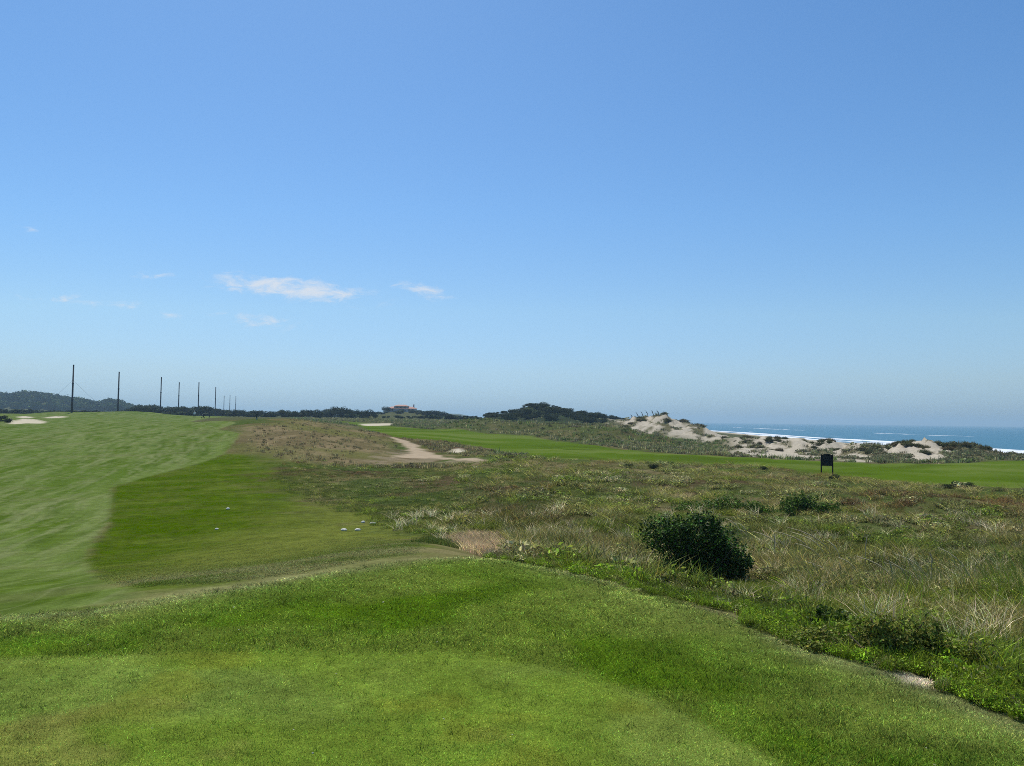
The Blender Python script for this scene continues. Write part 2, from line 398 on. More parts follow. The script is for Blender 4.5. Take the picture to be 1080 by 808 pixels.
    C = mixc(C, fw, t); grain = lerp(grain, .85, t)
    zone[S['fairway'] > 0] = 2
    # second fairway
    t = sm(-.5, .5, S['strip'] + wob * .9)
    sp = mixc(np.tile(c3(.070, .118, .008), (n, 1)), c3(.105, .145, .026), sm(.36, .64, fbm(x*.06, y*.16, 181, 3)))
    sp = mixc(sp, c3(.055, .088, .008), sm(.55, .7, fbm(x*.04+3, y*.12, 183, 3)) * .7)
    C = mixc(C, sp, t); grain = lerp(grain, .3, t)
    zone[S['strip'] > 0] = 3
    # tee: collar and closely mown top
    t = sm(-.16, .16, S['tee_outer'] + wob * .3)
    co = mixc(np.tile(c3(.062, .112, .005), (n, 1)), c3(.100, .140, .018), sm(.42, .66, fbm(x*.9, y*.9, 191, 4)))
    co = mixc(co, c3(.135, .160, .040), np.exp(-(S['tee_outer'] / .9)**2) * .6)
    co = mixc(co, c3(.17, .165, .085), np.exp(-((S['tee_outer'] - .05) / .22)**2) * .4 * sm(.42, .65, fbm(x*.8, y*.8, 193, 2)))
    C = mixc(C, co, t); grain = lerp(grain, .85, t)
    zone[S['tee_outer'] > 0] = 4
    t = sm(-.06, .06, S['tee_inner'] + wob * .12)
    ti = mixc(np.tile(c3(.108, .178, .020), (n, 1)), c3(.145, .205, .042), sm(.36, .64, fbm(x*.7, y*.7, 197, 4)))
    ti = mixc(ti, c3(.120, .175, .045), sm(.5, .7, fbm(x*.45+3, y*1.1, 199, 3)) * .6)
    ti = mixc(ti, c3(.160, .190, .022), sm(.58, .72, fbm(x*1.5, y*2.2, 211, 3)) * .5)
    dry = sm(.44, .68, fbm(x*1.6, y*2.2, 223, 4)*.8 + .42*np.exp(-((x+2.35)/.75)**2 - ((y-3.85)/.42)**2) + .22*np.exp(-((x+.95)/.7)**2 - ((y-3.9)/.28)**2) - .14)
    ti = mixc(ti, c3(.215, .180, .070), dry * .45)
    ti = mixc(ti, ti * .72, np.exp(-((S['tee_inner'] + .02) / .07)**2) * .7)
    ti = mixc(ti, c3(.130, .185, .028), .35 + 0*x) * np.array([1.12, 1.04, 1.0]); C = mixc(C, ti, t); grain = lerp(grain, .9, t)
    zone[S['tee_inner'] > 0] = 5
    # bare path, worn ground, bunkers
    t = sm(-1.5, 1.5, S['bare'] + wob * 4) * .8
    C = mixc(C, c3(.225, .180, .120), t * .85 * sm(.36, .6, fbm(x*.5, y*.35, 227, 3)))
    t = sm(-.15, .7, S['path'] + wob * 1.6)
    C = mixc(C, mixc(np.tile(c3(.40, .32, .22), (n, 1)), c3(.32, .25, .17), fin), t); grain = lerp(grain, .35, t)
    zone[S['path'] > 0] = 6
    for kx in ('bunker_far', 'bunker_a', 'bunker_b', 'bunker_c', 'sandspot', 'sandedge'):
        sc_ = .12 if kx == 'sandedge' else .6
        t = sm(-sc_, sc_, S[kx] + wob * sc_)
        C = mixc(C, c3(.50, .44, .33), t * .95); grain = lerp(grain, .3, t)
        if kx.startswith('bunker'): zone[S[kx] > 0] = 7
    t = sm(-.4, .4, S['litter'] + wob * 1.2)
    C = mixc(C, c3(.17, .145, .07), t * .7)
    # dunes: sand with marram
    s_d = np.zeros(n)
    for nm in ('dune_big', 'dune_row'):
        r = RIDGES[nm]
        yc = np.interp(s, r['yp'], r['yv']); d = (y - yc) / yc
        e = sm(sx(628), sx(660), s) if nm == 'dune_big' else sm(sx(752), sx(790), s)
        s_d = np.maximum(s_d, e * (1 - sm(.3, .6, d)) * sm(.5, 5, -S['strip'] + wob*5) * (y > yc*.6) if nm == 'dune_row' else e * sm(-.25 if nm == 'dune_big' else -.31, -.12 if nm == 'dune_big' else -.25, d) * (1 - sm(.3, .6, d)))
    veg = dune_veg(x, y, s)
    sand = mixc(np.tile(c3(.45, .40, .315), (n, 1)), c3(.36, .315, .24), fin)
    du = mixc(sand, c3(.115, .105, .055), veg)
    C = mixc(C, du, s_d); grain = lerp(grain, .6, s_d)
    dune = s_d
    zone[(s_d > .5) & (zone == 0)] = 8
    beach = sm(112, 125, x)
    C = mixc(C, c3(.40, .345, .26), beach); zone[beach > .5] = 9
    return C, grain, zone, S, dune

# ------------------------------------------------------------------ ground sheet, split by what it is
def build_ground():
    ncol, nrow = 640, 1000
    S_ = np.linspace(-1.5, 1.5, ncol)
    Y = np.exp(np.linspace(math.log(.9), math.log(9000), nrow))
    Y = np.concatenate([[-40, -10, -3, -1, 0, .5], Y]); nrow = len(Y)
    xx = S_[None, :] * np.maximum(Y[:, None], 1.2) * np.ones((nrow, 1))
    xx[:6, :] = S_[None, :] * np.array([70, 20, 6, 2.4, 1.6, 1.3])[:, None]
    yy = Y[:, None] * np.ones((1, ncol))
    x = xx.ravel(); y = yy.ravel()
    z = height(x, y)
    C, grain, zone, S, dune = cover(x, y)
    # bunkers are dug in
    for k in ('bunker_a', 'bunker_b', 'bunker_c', 'bunker_far'): z = z - .12 * sm(0, 1.0, S[k])
    V = np.stack([x, y, z], 1)
    i = np.arange(nrow - 1)[:, None] * ncol + np.arange(ncol - 1)[None, :]
    Q = np.stack([i, i + 1, i + ncol + 1, i + ncol], -1).reshape(-1, 4)
    # shared normals so that the pieces meet without a seam
    P0, P1, P2, P3 = (V[Q[:, k]] for k in range(4))
    fn = np.cross(P2 - P0, P3 - P1)
    fn /= np.linalg.norm(fn, axis=1)[:, None] + 1e-12
    vn = np.zeros_like(V)
    for k in range(4): np.add.at(vn, Q[:, k], fn)
    vn /= np.linalg.norm(vn, axis=1)[:, None] + 1e-12
    zq = zone[Q[:, 0]]
    names = {0: 'ground', 1: 'semi_rough_bank', 2: 'fairway', 3: 'second_fairway', 4: 'tee_surround', 5: 'tee', 6: 'path', 7: 'bunker_sand', 8: 'dunes', 9: 'beach'}
    for zid, nm in names.items():
        q = Q[zq == zid]
        if not len(q): continue
        u, inv = np.unique(q, return_inverse=True)
        me = fast_mesh(nm, V[u], inv.ravel(), np.full(len(q), 4), M_GROUND)
        vcol(me, C[u])
        g = me.attributes.new('grain', 'FLOAT', 'POINT'); g.data.foreach_set('value', grain[u].astype(np.float32))
        me.normals_split_custom_set_from_vertices([tuple(v) for v in vn[u]])
        o = link(nm, me); o['kind'] = 'structure'
build_ground()

# ------------------------------------------------------------------ scatter: one object holding tuft shapes and the points they grow on
def scatter(name, tufts, pts, pick, rot, scl, tint, mat, label=None):
    """tufts: list of (V, loops, sizes, C). Geometry nodes put a tuft on every point."""
    Vs, Ls, Ss, Cs, Ks = [], [], [], [], []
    off = 0
    for k, (V, L, S, C) in enumerate(tufts):
        Vs.append(V); Ls.append(L + off); Ss.append(S); Cs.append(C); Ks.append(np.full(len(V), k)); off += len(V)
    n = len(pts)
    Vs.append(pts); Cs.append(np.ones((n, 3))); Ks.append(np.full(n, -1))
    V = np.concatenate(Vs); L = np.concatenate(Ls); S = np.concatenate(Ss); C = np.concatenate(Cs); K = np.concatenate(Ks)
    me = fast_mesh(name, V, L, S, mat)
    vcol(me, C)
    t0 = len(V) - n
    a = me.attributes.new('kind_id', 'INT', 'POINT'); a.data.foreach_set('value', K.astype(np.int32))
    def put(nm, typ, arr, width):
        full = np.zeros((len(V), width), np.float32); full[t0:] = arr
        at_ = me.attributes.new(nm, typ, 'POINT')
        at_.data.foreach_set({'INT': 'value', 'FLOAT_VECTOR': 'vector', 'FLOAT_COLOR': 'color'}[typ], (full.astype(np.int32) if typ == 'INT' else full).ravel())
    put('pick', 'INT', np.asarray(pick)[:, None], 1)
    put('rot', 'FLOAT_VECTOR', rot, 3)
    put('scl', 'FLOAT_VECTOR', scl, 3)
    put('tint', 'FLOAT_COLOR', np.concatenate([tint, np.ones((n, 1))], 1), 4)
    o = link(name, me)
    ng = bpy.data.node_groups.new(name + '_growth', 'GeometryNodeTree')
    ng.interface.new_socket('Geometry', in_out='INPUT', socket_type='NodeSocketGeometry')
    ng.interface.new_socket('Geometry', in_out='OUTPUT', socket_type='NodeSocketGeometry')
    gi = ng.nodes.new('NodeGroupInput'); go = ng.nodes.new('NodeGroupOutput')
    def attr(nm, typ):
        a = ng.nodes.new('GeometryNodeInputNamedAttribute'); a.data_type = typ; a.inputs['Name'].default_value = nm
        return a.outputs['Attribute']
    kid = attr('kind_id', 'INT')
    def pickout(k):
        c = ng.nodes.new('FunctionNodeCompare'); c.data_type = 'INT'; c.operation = 'EQUAL'
        ng.links.new(kid, c.inputs[2]); c.inputs[3].default_value = k
        sp = ng.nodes.new('GeometryNodeSeparateGeometry'); sp.domain = 'POINT'
        ng.links.new(gi.outputs[0], sp.inputs['Geometry']); ng.links.new(c.outputs[0], sp.inputs['Selection'])
        return sp.outputs['Selection']
    jn = ng.nodes.new('GeometryNodeJoinGeometry')
    for k in range(len(tufts)):
        g2 = ng.nodes.new('GeometryNodeGeometryToInstance'); ng.links.new(pickout(k), g2.inputs[0]); ng.links.new(g2.outputs[0], jn.inputs[0])
    ip = ng.nodes.new('GeometryNodeInstanceOnPoints')
    ng.links.new(pickout(-1), ip.inputs['Points']); ng.links.new(jn.outputs[0], ip.inputs['Instance'])
    ip.inputs['Pick Instance'].default_value = True
    ng.links.new(attr('pick', 'INT'), ip.inputs['Instance Index'])
    ng.links.new(attr('rot', 'FLOAT_VECTOR'), ip.inputs['Rotation'])
    ng.links.new(attr('scl', 'FLOAT_VECTOR'), ip.inputs['Scale'])
    ng.links.new(ip.outputs[0], go.inputs[0])
    md = o.modifiers.new('growth', 'NODES'); md.node_group = ng
    o['kind'] = 'stuff'
    if label: o['label'] = label
    return o

def blades(n, radius, h, w, bend=.5, wind=0.0, seed=1, col=(1,1,1), var=.25, segs=3, hvar=.45, tipc=None):
    """a tuft of n grass blades around the origin -> V, loops, sizes, C"""
    r = np.random.default_rng(seed)
    an = r.uniform(0, 2*np.pi, n); rr = radius * np.sqrt(r.uniform(0, 1, n))
    bx, by = rr*np.cos(an), rr*np.sin(an)
    H = h * (1 - hvar + 2*hvar*r.uniform(0, 1, n)); W = w * r.uniform(.7, 1.3, n)
    d = r.uniform(0, 2*np.pi, n); B = bend * r.uniform(.15, 1.0, n)
    dx, dy = np.cos(d)*B - wind*r.uniform(.5, 1.2, n), np.sin(d)*B
    face = r.uniform(0, 2*np.pi, n); wx, wy = np.cos(face), np.sin(face)
    shade = np.exp(var*1.1*r.normal(size=n) - .1)[:, None] * np.array(col)[None, :] * (1 + .12*r.normal(size=(n, 3)))
    V = []; C = []
    for k in range(segs + 1):
        t = k / segs
        cx = bx + dx*H*t**1.8; cy = by + dy*H*t**1.8; cz = H*(t - .25*B*t*t) - .02
        c = shade if tipc is None else shade*(1-t) + shade*np.array(tipc)*t
        if k < segs:
            ww = W * (1 - .55*t) * .5
            V += [np.stack([cx - wx*ww, cy - wy*ww, cz], 1), np.stack([cx + wx*ww, cy + wy*ww, cz], 1)]; C += [c, c]
        else:
            V.append(np.stack([cx, cy, cz], 1)); C.append(c)
    nv = 2*segs + 1
    V = np.stack(V, 1).reshape(-1, 3); C = np.clip(np.stack(C, 1).reshape(-1, 3), 0, 4)
    b0 = np.arange(n)[:, None] * nv
    L = []; S = []
    for k in range(segs - 1):
        L.append(b0 + np.array([2*k, 2*k+1, 2*k+3, 2*k+2])[None, :]); S.append(4)
    L.append(b0 + np.array([2*segs-2, 2*segs-1, 2*segs])[None, :]); S.append(3)
    loops = np.concatenate(L, 1).ravel(); sizes = np.tile(np.array(S), n)
    return V, loops, sizes, C
def leaf_quads(P, Nrm, size, seed, col, var=.3, aspect=.5, sizevar=.35):
    """pointed leaves at points P, roughly facing Nrm"""
    r = np.random.default_rng(seed); n = len(P)
    Nn = Nrm + r.normal(size=(n, 3)) * .75; Nn /= np.linalg.norm(Nn, axis=1)[:, None] + 1e-9
    t = r.normal(size=(n, 3)); t -= (t*Nn).sum(1)[:, None]*Nn; t /= np.linalg.norm(t, axis=1)[:, None] + 1e-9
    b = np.cross(Nn, t)
    sz = (size * (1 - sizevar + 2*sizevar*r.uniform(0, 1, n)))[:, None]
    V = np.stack([P - t*sz*.5, P + b*sz*aspect*.5 + Nn*sz*.06, P + t*sz*.5, P - b*sz*aspect*.5 + Nn*sz*.06], 1).reshape(-1, 3)
    c = np.exp(var*1.2*r.normal(size=n) - .08)[:, None] * np.array(col)[None, :] * (1 + .1*r.normal(size=(n, 3)))
    C = np.repeat(np.clip(c, 0, 4), 4, 0)
    return V, np.arange(4*n), np.full(n, 4), C
def lobes_points(lobes, n, seed, shell=.55, zmin=0.02):
    """points (and outward normals) spread through the outer volume of a few overlapping lobes"""
    r = np.random.default_rng(seed)
    w = np.array([l[3]*l[4] + l[4]*l[5] + l[3]*l[5] for l in lobes]); w = w / w.sum()
    k = r.choice(len(lobes), n, p=w)
    d = r.normal(size=(n, 3)); d /= np.linalg.norm(d, axis=1)[:, None]
    A = np.array([l[:3] for l in lobes])[k]; R = np.array([l[3:6] for l in lobes])[k]
    lump = .62 + .76 * fbm(d[:, 0]*2.6 + k*3.1, d[:, 1]*2.6 + d[:, 2]*2.3 + k*1.7, seed, 3)
    rr = (shell + (1 - shell)*r.uniform(0, 1, n)**.6) * lump
    P = A + d * R * rr[:, None]
    Nn = d / R; Nn /= np.linalg.norm(Nn, axis=1)[:, None]
    ok = P[:, 2] > zmin
    return P[ok], Nn[ok]
def cat(parts):
    off = 0; Vs, Ls, Ss, Cs = [], [], [], []
    for V, L, S, C in parts:
        Vs.append(V); Ls.append(L + off); Ss.append(S); Cs.append(C); off += len(V)
    return np.concatenate(Vs), np.concatenate(Ls), np.concatenate(Ss), np.concatenate(Cs)

M_BLADE = leafy('grass_blade', .45, .45, .12, inst=True)
M_FAR = leafy('far_leaf', .12, .9, .0, inst=True)
M_TURF = leafy('turf_blade', .38, .7, .06, inst=True)
M_LEAF = leafy('shrub_leaf', .28, .5, .10)
M_TREE = leafy('tree_leaf', .15, .8, .04)

def sample(n, ymin, ymax, smin, smax, power=0.0):
    """random ground points, as many per bearing at every distance (thinner the farther away)"""
    u = rng.uniform(0, 1, n)
    if power:
        a, b = ymin**(-power), ymax**(-power); y = (a + (b - a)*u)**(-1/power)
    else: y = ymin * (ymax/ymin)**u
    s = rng.uniform(smin, smax, n)
    return s*y, y

# --- short turf on the tee and its collar
def turf():
    tufts = [blades(70, .075, .026, .0044, bend=1.15, seed=50+k, var=.42, segs=2) for k in range(4)]
    x, y = sample(52000, 3.0, 10.5, -1.0, 1.0, .6)
    C, g, zone, S, d = cover(x, y)
    ok = S['tee_outer'] > -.1
    x, y, C, zone = x[ok], y[ok], C[ok], zone[ok]
    inn = S['tee_inner'][ok] > 0
    n = len(x)
    z = height(x, y)
    sc = np.where(inn, .85, 1.3) * rng.uniform(.6, 1.35, n)
    sc = sc * (.72 + .28*sm(0, .8, S['tee_outer'][ok]))
    rot = np.zeros((n, 3)); rot[:, 2] = rng.uniform(0, 6.28, n)
    tint = C * (rng.uniform(.5, 1.55, n) * (.62 + .76*sm(.3, .7, fbm(x*7, y*7, 57, 2))))[:, None] * np.where(inn, 2.2, 2.6)[:, None]
    wid = np.maximum(1, y/4.5)
    scatter('turf_grass', tufts, np.stack([x, y, z], 1), rng.integers(0, 4, n), rot, np.stack([sc*wid, sc*wid, sc], 1), tint, M_TURF,
            'short mown grass of the tee in the foreground')
turf()
def stray():
    tufts = [blades(14, .03, .055, .0045, bend=.9, seed=150+k, var=.5, segs=3) for k in range(4)]
    x, y = sample(5200, 3.0, 10, -1.0, 1.0, .3)
    C, g, zone, S, d = cover(x, y)
    ok = (S['tee_outer'] > -.1) & (rng.uniform(0, 1, len(x)) < np.where(S['tee_inner'] > 0, .35, .9)) & (fbm(x*1.8, y*1.8, 155, 2) > .42)
    x, y, C, inn = x[ok], y[ok], C[ok], S['tee_inner'][ok] > 0; n = len(x)
    sc = rng.uniform(.6, 1.3, n) * np.where(inn, .7, 1.1); rot = np.zeros((n, 3)); rot[:, 2] = rng.uniform(0, 6.28, n)
    scatter('stray_grass', tufts, np.stack([x, y, height(x, y)], 1), rng.integers(0, 4, n), rot, np.stack([sc]*3, 1), C * rng.uniform(1.2, 2.5, n)[:, None], M_TURF, 'longer stray grass tufts on the tee')
stray()

# --- long rough grass between the tee and the second fairway
def rough():
    T = [blades(46, .16, .44, .0080, bend=1.05, wind=.25, seed=60, var=.6, tipc=(1.25, 1.15, 1.0)),
         blades(40, .18, .34, .0090, bend=1.15, wind=.20, seed=61, var=.6, tipc=(1.3, 1.15, 1.0)),
         blades(55, .20, .26, .0100, bend=1.0, wind=.2, seed=62, var=.5)]
    P, Nn = lobes_points([(0,0,.10,.20,.20,.13)], 150, 63, .3, 0.0)
    T.append(leaf_quads(P, Nn*.5 + np.array([0,0,.4]), .062, 64, (1,1,1), .6, .42, .6))
    P, Nn = lobes_points([(0,0,.07,.22,.22,.10)], 210, 65, .3, 0.0)
    T.append(leaf_quads(P, Nn*.5 + np.array([0,0,.6]), .036, 66, (1,1,1), .5, .55))
    T.append(blades(5, .30, .72, .0065, bend=.35, wind=.75, seed=67, var=.3, segs=5, hvar=.3))
    x, y = sample(62000, 4.0, 80, -.42, 1.0, .35)
    C, g, zone, S, d = cover(x, y)
    out = -S['tee_outer']
    px = x/y*F + 540
    wob = (fbm(x*.5, y*.5, 301, 3) - .5)
    # right of a line running up from the tee corner towards the brown hill
    side = np.interp(y, [7, 9, 14, 20, 30, 40, 60, 80], [.30, -.02, -.05, -.07, -.17, -.26, -.30, -.30])
    ok = ((zone == 0) | ((zone == 1) & (S['fairway'] < -4) & (rng.uniform(0, 1, len(x)) < .45*sm(4.5, 0, S['bank'])))) & (out > -.08 + .2*wob) & (x/y > side + wob*.06) & (S['path'] < -1) & (S['bare'] < .5) & (S['strip'] < -.8) & (S['brown'] < 1)
    x, y, C, out, S_l, se = x[ok], y[ok], C[ok], out[ok], S['litter'][ok], S['sandedge'][ok]
    keep = (rng.uniform(0, 1, len(x)) < np.where(S_l > 0, .55, 1)) & (se < -.05)
    x, y, C, out, S_l = (q[keep] for q in (x, y, C, out, S_l))
    n = len(x); px = x/y*F + 540
    a = fbm(x*.28, y*.28, 311, 3); b = fbm(x*.5 + 40, y*.5, 313, 3); c = fbm(x*.12 + 9, y*.16, 317, 3)
    mx_ = rng.normal(0, .09, n); kind = np.where(a + mx_ > .54, 0, 1); kind = np.where(b + mx_ > .56, 2, kind)
    kind = np.where(rng.uniform(0, 1, n) < .34, np.where(rng.uniform(0, 1, n) < .5, 3, 4), kind)
    leafyz = (fbm(x*.35 + 80, y*.35, 319, 3) > .55) & (y < 30)
    kind = np.where(leafyz, np.where(rng.uniform(0, 1, n) < .6, 3, 4), kind)
    low = (y > 32) & (fbm(x*.2, y*.12, 323, 2) > .45)
    kind = np.where(low & (rng.uniform(0,1,n) < .75), 4, kind)
    kind = np.where(S_l > 0, 4, kind)
    rim = (out < 1.2 + 4.2*sm(920, 800, px)*sm(520, 620, px) + 1.5*sm(620, 520, px) + 2.2*sm(900, 960, px) + 1.5*(fbm(x*.9, y*.9, 351, 2) - .5)) & (y < 19)
    kind = np.where(rim & (rng.uniform(0, 1, n) < .85), np.where(rng.uniform(0, 1, n) < .5, 3, np.where(rng.uniform(0, 1, n) < .5, 2, 1)), kind)
    green = c3(.125, .168, .020); olive = c3(.168, .178, .042); straw = c3(.36, .325, .165); fresh = c3(.150, .225, .016); red = c3(.135, .078, .032); grey = c3(.20, .195, .065)
    t = np.tile(olive, (n, 1))
    t = mixc(t, green, sm(.45, .62, fbm(x*.3+2, y*.3, 331, 3)))
    t = mixc(t, grey, sm(.5, .66, fbm(x*.4+22, y*.4, 337, 3)) * .8)
    t = mixc(t, straw, (rng.uniform(0, 1, n) < .06 + .16*sm(.5, .68, c)) * rng.uniform(.4, .95, n))
    t = mixc(t, red, sm(.50, .66, fbm(x*.17+3, y*.13, 341, 3)) * sm(22, 40, y) * (rng.uniform(0,1,n) < .75) * .9)
    t = mixc(t, fresh, sm(2.6, .4, out) * (rng.uniform(0, 1, n) < .7) * sm(.28, .55, px/1080))
    # dry grassy slope in front of the litter patch, and green towards the bank
    t = mixc(t, fresh * .95, sm(sx(520), sx(380), x/y) * sm(60, 25, y) * (rng.uniform(0,1,n) < .75) * .8)
    t = np.where((S_l > 0)[:, None], c3(.40, .34, .20)[None, :], t)
    cl = fbm(x*1.0 + 50, y*1.0, 347, 3)
    stalk = (rng.uniform(0, 1, n) < .006 + .016*sm(9, 22, y)) & (y < 34) & (out > 2.2) & (S_l < 0)
    kind = np.where(stalk, 5, kind)
    t = np.where(stalk[:, None], c3(.50, .47, .29)[None, :], t)
    t = t * rng.uniform(.6, 1.35, n)[:, None] * (.9 + .5*sm(.4, .62, cl))[:, None]
    sc = rng.uniform(.55, 1.2, n) * (.45 + .8*sm(.36, .66, cl))
    gap = (cl < .42) & (rng.uniform(0, 1, n) < .5); sc = np.where(gap, sc*.45, sc) * np.where(low, .7, 1) * (.34 + .66*sm(0, 1.1, out))
    sc = sc * (1 - .45*sm(sx(560), sx(420), x/y)) * np.where(rim, rng.uniform(.7, 1.35, n), 1)
    sc = np.where(S_l > 0, .6, sc) * (1 - .38*sm(13, 8, y))
    near = (np.abs(px - 738) < 95) & (y > 11) & (y < 18.3)
    sc = np.where(stalk, rng.uniform(.7, 1.15, n), sc); sc = np.where(near, np.minimum(sc, .42), sc); t = np.where(near[:, None] & (rng.uniform(0, 1, n) < .7)[:, None], fresh[None, :]*rng.uniform(.5, 1.1, n)[:, None], t)
    wid = 1 + .55*sm(12, 60, y)*2
    rot = np.zeros((n, 3)); rot[:, 2] = np.where((kind < 2) | (kind == 5), rng.normal(0, .9, n), rng.uniform(0, 6.28, n))
    z = height(x, y) + .02
    scatter('rough_grass', T, np.stack([x, y, z], 1), kind, rot, np.stack([sc*wid, sc*wid, sc], 1), t, M_BLADE,
            'long olive and straw rough grass and low herbs right of the tee')
rough()

# --- semi rough: short shaggy grass left of the long rough, on and below the bank
def semi():
    T = [blades(40, .2, .075, .009, bend=.9, seed=70+k, var=.3, segs=2) for k in range(3)]
    x, y = sample(26000, 7.5, 60, -.62, .2, .2)
    C, g, zone, S, d = cover(x, y)
    ok = ((zone == 1) | ((zone == 0) & (x/y < .1) & (S['brown'] < 0) & (S['tee_outer'] < -3.5 - 3*(x < 0)))) & (S['fairway'] < -.1) & (S['tee_outer'] < 0) & (S['path'] < 0)
    x, y, C, zone = x[ok], y[ok], C[ok], zone[ok]; n = len(x)
    tint = np.where((zone == 1)[:, None], C*1.7, C*.6 + c3(.085, .115, .018)) * rng.uniform(.8, 1.25, n)[:, None]
    sc = rng.uniform(.6, 1.2, n) * np.where(zone == 1, .2, 1.3)
    rot = np.zeros((n, 3)); rot[:, 2] = rng.uniform(0, 6.28, n)
    scatter('semi_rough_grass', T, np.stack([x, y, height(x, y)], 1), rng.integers(0, 3, n), rot, np.stack([sc*1.3 + .6*(zone == 1), sc*1.3 + .6*(zone == 1), sc], 1), tint, M_TURF,
            'short shaggy green grass on the bank beside the fairway')
semi()

# --- heather and tufts on the brown hill, mound and far rough; marram on the dunes
def far_tufts():
    T = [blades(16, .55, .55, .10, bend=.8, wind=.25, seed=80+k, var=.35, segs=2, tipc=(1.2,1.12,1.0)) for k in range(3)]
    P, Nn = lobes_points([(0,0,.18,.6,.6,.28)], 60, 83, .4, 0.0)
    T.append(leaf_quads(P, Nn, .26, 84, (1,1,1), .35, .7))
    x, y = sample(60000, 48, 300, -.55, 1.0, .1)
    C, g, zone, S, dune = cover(x, y)
    n = len(x); px = x/y*F + 540
    slope_ok = (S['strip'] < -.8) & (S['path'] < -.6) & (S['fairway'] < -1.2) & (S['bunker_far'] < -.6) & (S['sandspot'] < -.3) & (S['bare'] < -1.5) & (x < 116)
    for k in ('bunker_a', 'bunker_b', 'bunker_c'): slope_ok &= S[k] < -.5
    veg = dune_veg(x, y, x/y)
    pk = np.where(dune > .4, veg**1.5*.75, .7)
    pk = pk * np.where(S['brown'] > -1.5, .4, 1) * np.where((px < 305) & (S['brown'] < 1), 0, 1)
    ok = slope_ok & (rng.uniform(0, 1, n) < pk) & (y > 60 + 15*(px > 500))
    x, y, S_b, dune, px = x[ok], y[ok], S['brown'][ok], dune[ok], px[ok]; n = len(x)
    t = np.tile(c3(.115, .115, .050), (n, 1))
    t = mixc(t, c3(.080, .105, .030), sm(.45, .62, fbm(x*.09, y*.07, 401, 3)))
    t = mixc(t, c3(.19, .165, .095), (rng.uniform(0, 1, n) < .3) * .8)
    t = mixc(t, c3(.15, .125, .055), sm(-3, 3, S_b))
    t = mixc(t, c3(.15, .14, .075), dune * .7)
    pth = (px < 525) & (y < 118); t = np.where(pth[:, None], c3(.15, .125, .06)[None, :], t)
    t = t * rng.uniform(1.0, 2.5, n)[:, None]
    kind = np.where(rng.uniform(0, 1, n) < .45, 3, rng.integers(0, 3, n))
    kind = np.where(dune > .4, rng.integers(0, 3, n), kind)
    sc = rng.uniform(.5, 1.15, n) * np.where(S_b > -2, .38, np.where(pth, .5, .8)) * np.where(dune > .4, 1.2, 1)
    rot = np.zeros((n, 3)); rot[:, 2] = rng.normal(0, .7, n)
    scatter('dune_grass', T, np.stack([x, y, height(x, y)], 1), kind, rot, np.stack([sc, sc, sc], 1), t, M_BLADE,
            'marram and heath tufts on the mounds and dunes')
far_tufts()

# --- daisies and clippings on the tee
def specks():
    r = np.random.default_rng(5); T = []
    for k in range(3):
        m = r.integers(4, 7); an = np.linspace(0, 6.28, m, endpoint=False)
        rr = r.uniform(.5, 1, m)
        V = np.concatenate([[[0, 0, .004]], np.stack([np.cos(an)*rr, np.sin(an)*rr, .002 + 0*an], 1)]) * np.array([.006, .006, 1])
        f = np.array([[0, 1+i, 1+(i+1) % m] for i in range(m)])
        T.append((V, f.ravel(), np.full(m, 3), np.ones((len(V), 3))))
    x, y = sample(620, 3.2, 10, -.95, .95, .3)
    C, g, zone, S, d = cover(x, y)
    ok = (S['tee_outer'] > .1) & (rng.uniform(0, 1, len(x)) < np.where(S['tee_inner'] > 0, .22, np.where(x < 0, .8, .3)))
    x, y = x[ok], y[ok]; n = len(x)
    sc = rng.uniform(.5, 1.3, n) * np.where(rng.uniform(0, 1, n) < .12, 1.9, 1)
    rot = np.stack([rng.normal(0, .35, n), rng.normal(0, .35, n), rng.uniform(0, 6.28, n)], 1)
    t = np.where((rng.uniform(0, 1, n) < .5)[:, None], c3(.50, .49, .38), c3(.30, .34, .14))
    scatter('daisies', T, np.stack([x, y, height(x, y) + .022], 1), rng.integers(0, 3, n), rot, np.stack([sc]*3, 1), t, M_TURF,
            'small white daisies and clippings on the tee')
specks()

# ------------------------------------------------------------------ shrubs near the camera
M_STEM = simple('shrub_stem', (.10, .07, .045), .85, .3, 30)
def shrub(name, base, lobes, n, leaf, col, label, cat_, seed, stems=8, group=None, aspect=.5, shell=.45, up=.5, var=.35, mat=None):
    root = empty(name, base)
    tag(root, label, cat_, group)
    q = np.random.default_rng(seed + 9); lobes = list(lobes)
    for l in list(lobes) * 2:            # sprays that stick out of the outline
        d = q.normal(size=3); d /= np.linalg.norm(d); d[2] = abs(d[2])*.8 - .1; r_ = q.uniform(.22, .4)
        lobes.append((l[0] + d[0]*l[3]*1.02, l[1] + d[1]*l[4]*1.02, l[2] + d[2]*l[5]*1.02, l[3]*r_, l[4]*r_, l[5]*r_*1.15))
    P, Nn = lobes_points(lobes, n, seed, shell)
    data = leaf_quads(P, Nn + np.array([0, 0, up]), leaf, seed + 1, col, var, aspect)
    me = fast_mesh('foliage', *data[:3], mat or M_LEAF, smooth=False); vcol(me, data[3]); link('foliage', me, root)
    r = np.random.default_rng(seed + 2); parts = []
    for k in range(stems):
        l = lobes[k % len(lobes)]
        tip = Vector((l[0] + r.normal()*l[3]*.5, l[1] + r.normal()*l[4]*.5, l[2] + l[5]*r.uniform(.1, .75)))
        b0 = Vector((tip.x*.25 + r.normal()*.05, tip.y*.25 + r.normal()*.05, -.08))
        mid = b0.lerp(tip, .5) + Vector((r.normal()*.06, r.normal()*.06, .05))*max(l[5], .3)
        parts.append(tube([b0, mid, tip], [.022*l[5]+.006, .015*l[5]+.004, .004], 5))
    V, Fc = merge(parts); mesh_obj('stems', V, Fc, M_STEM, root)
    return root
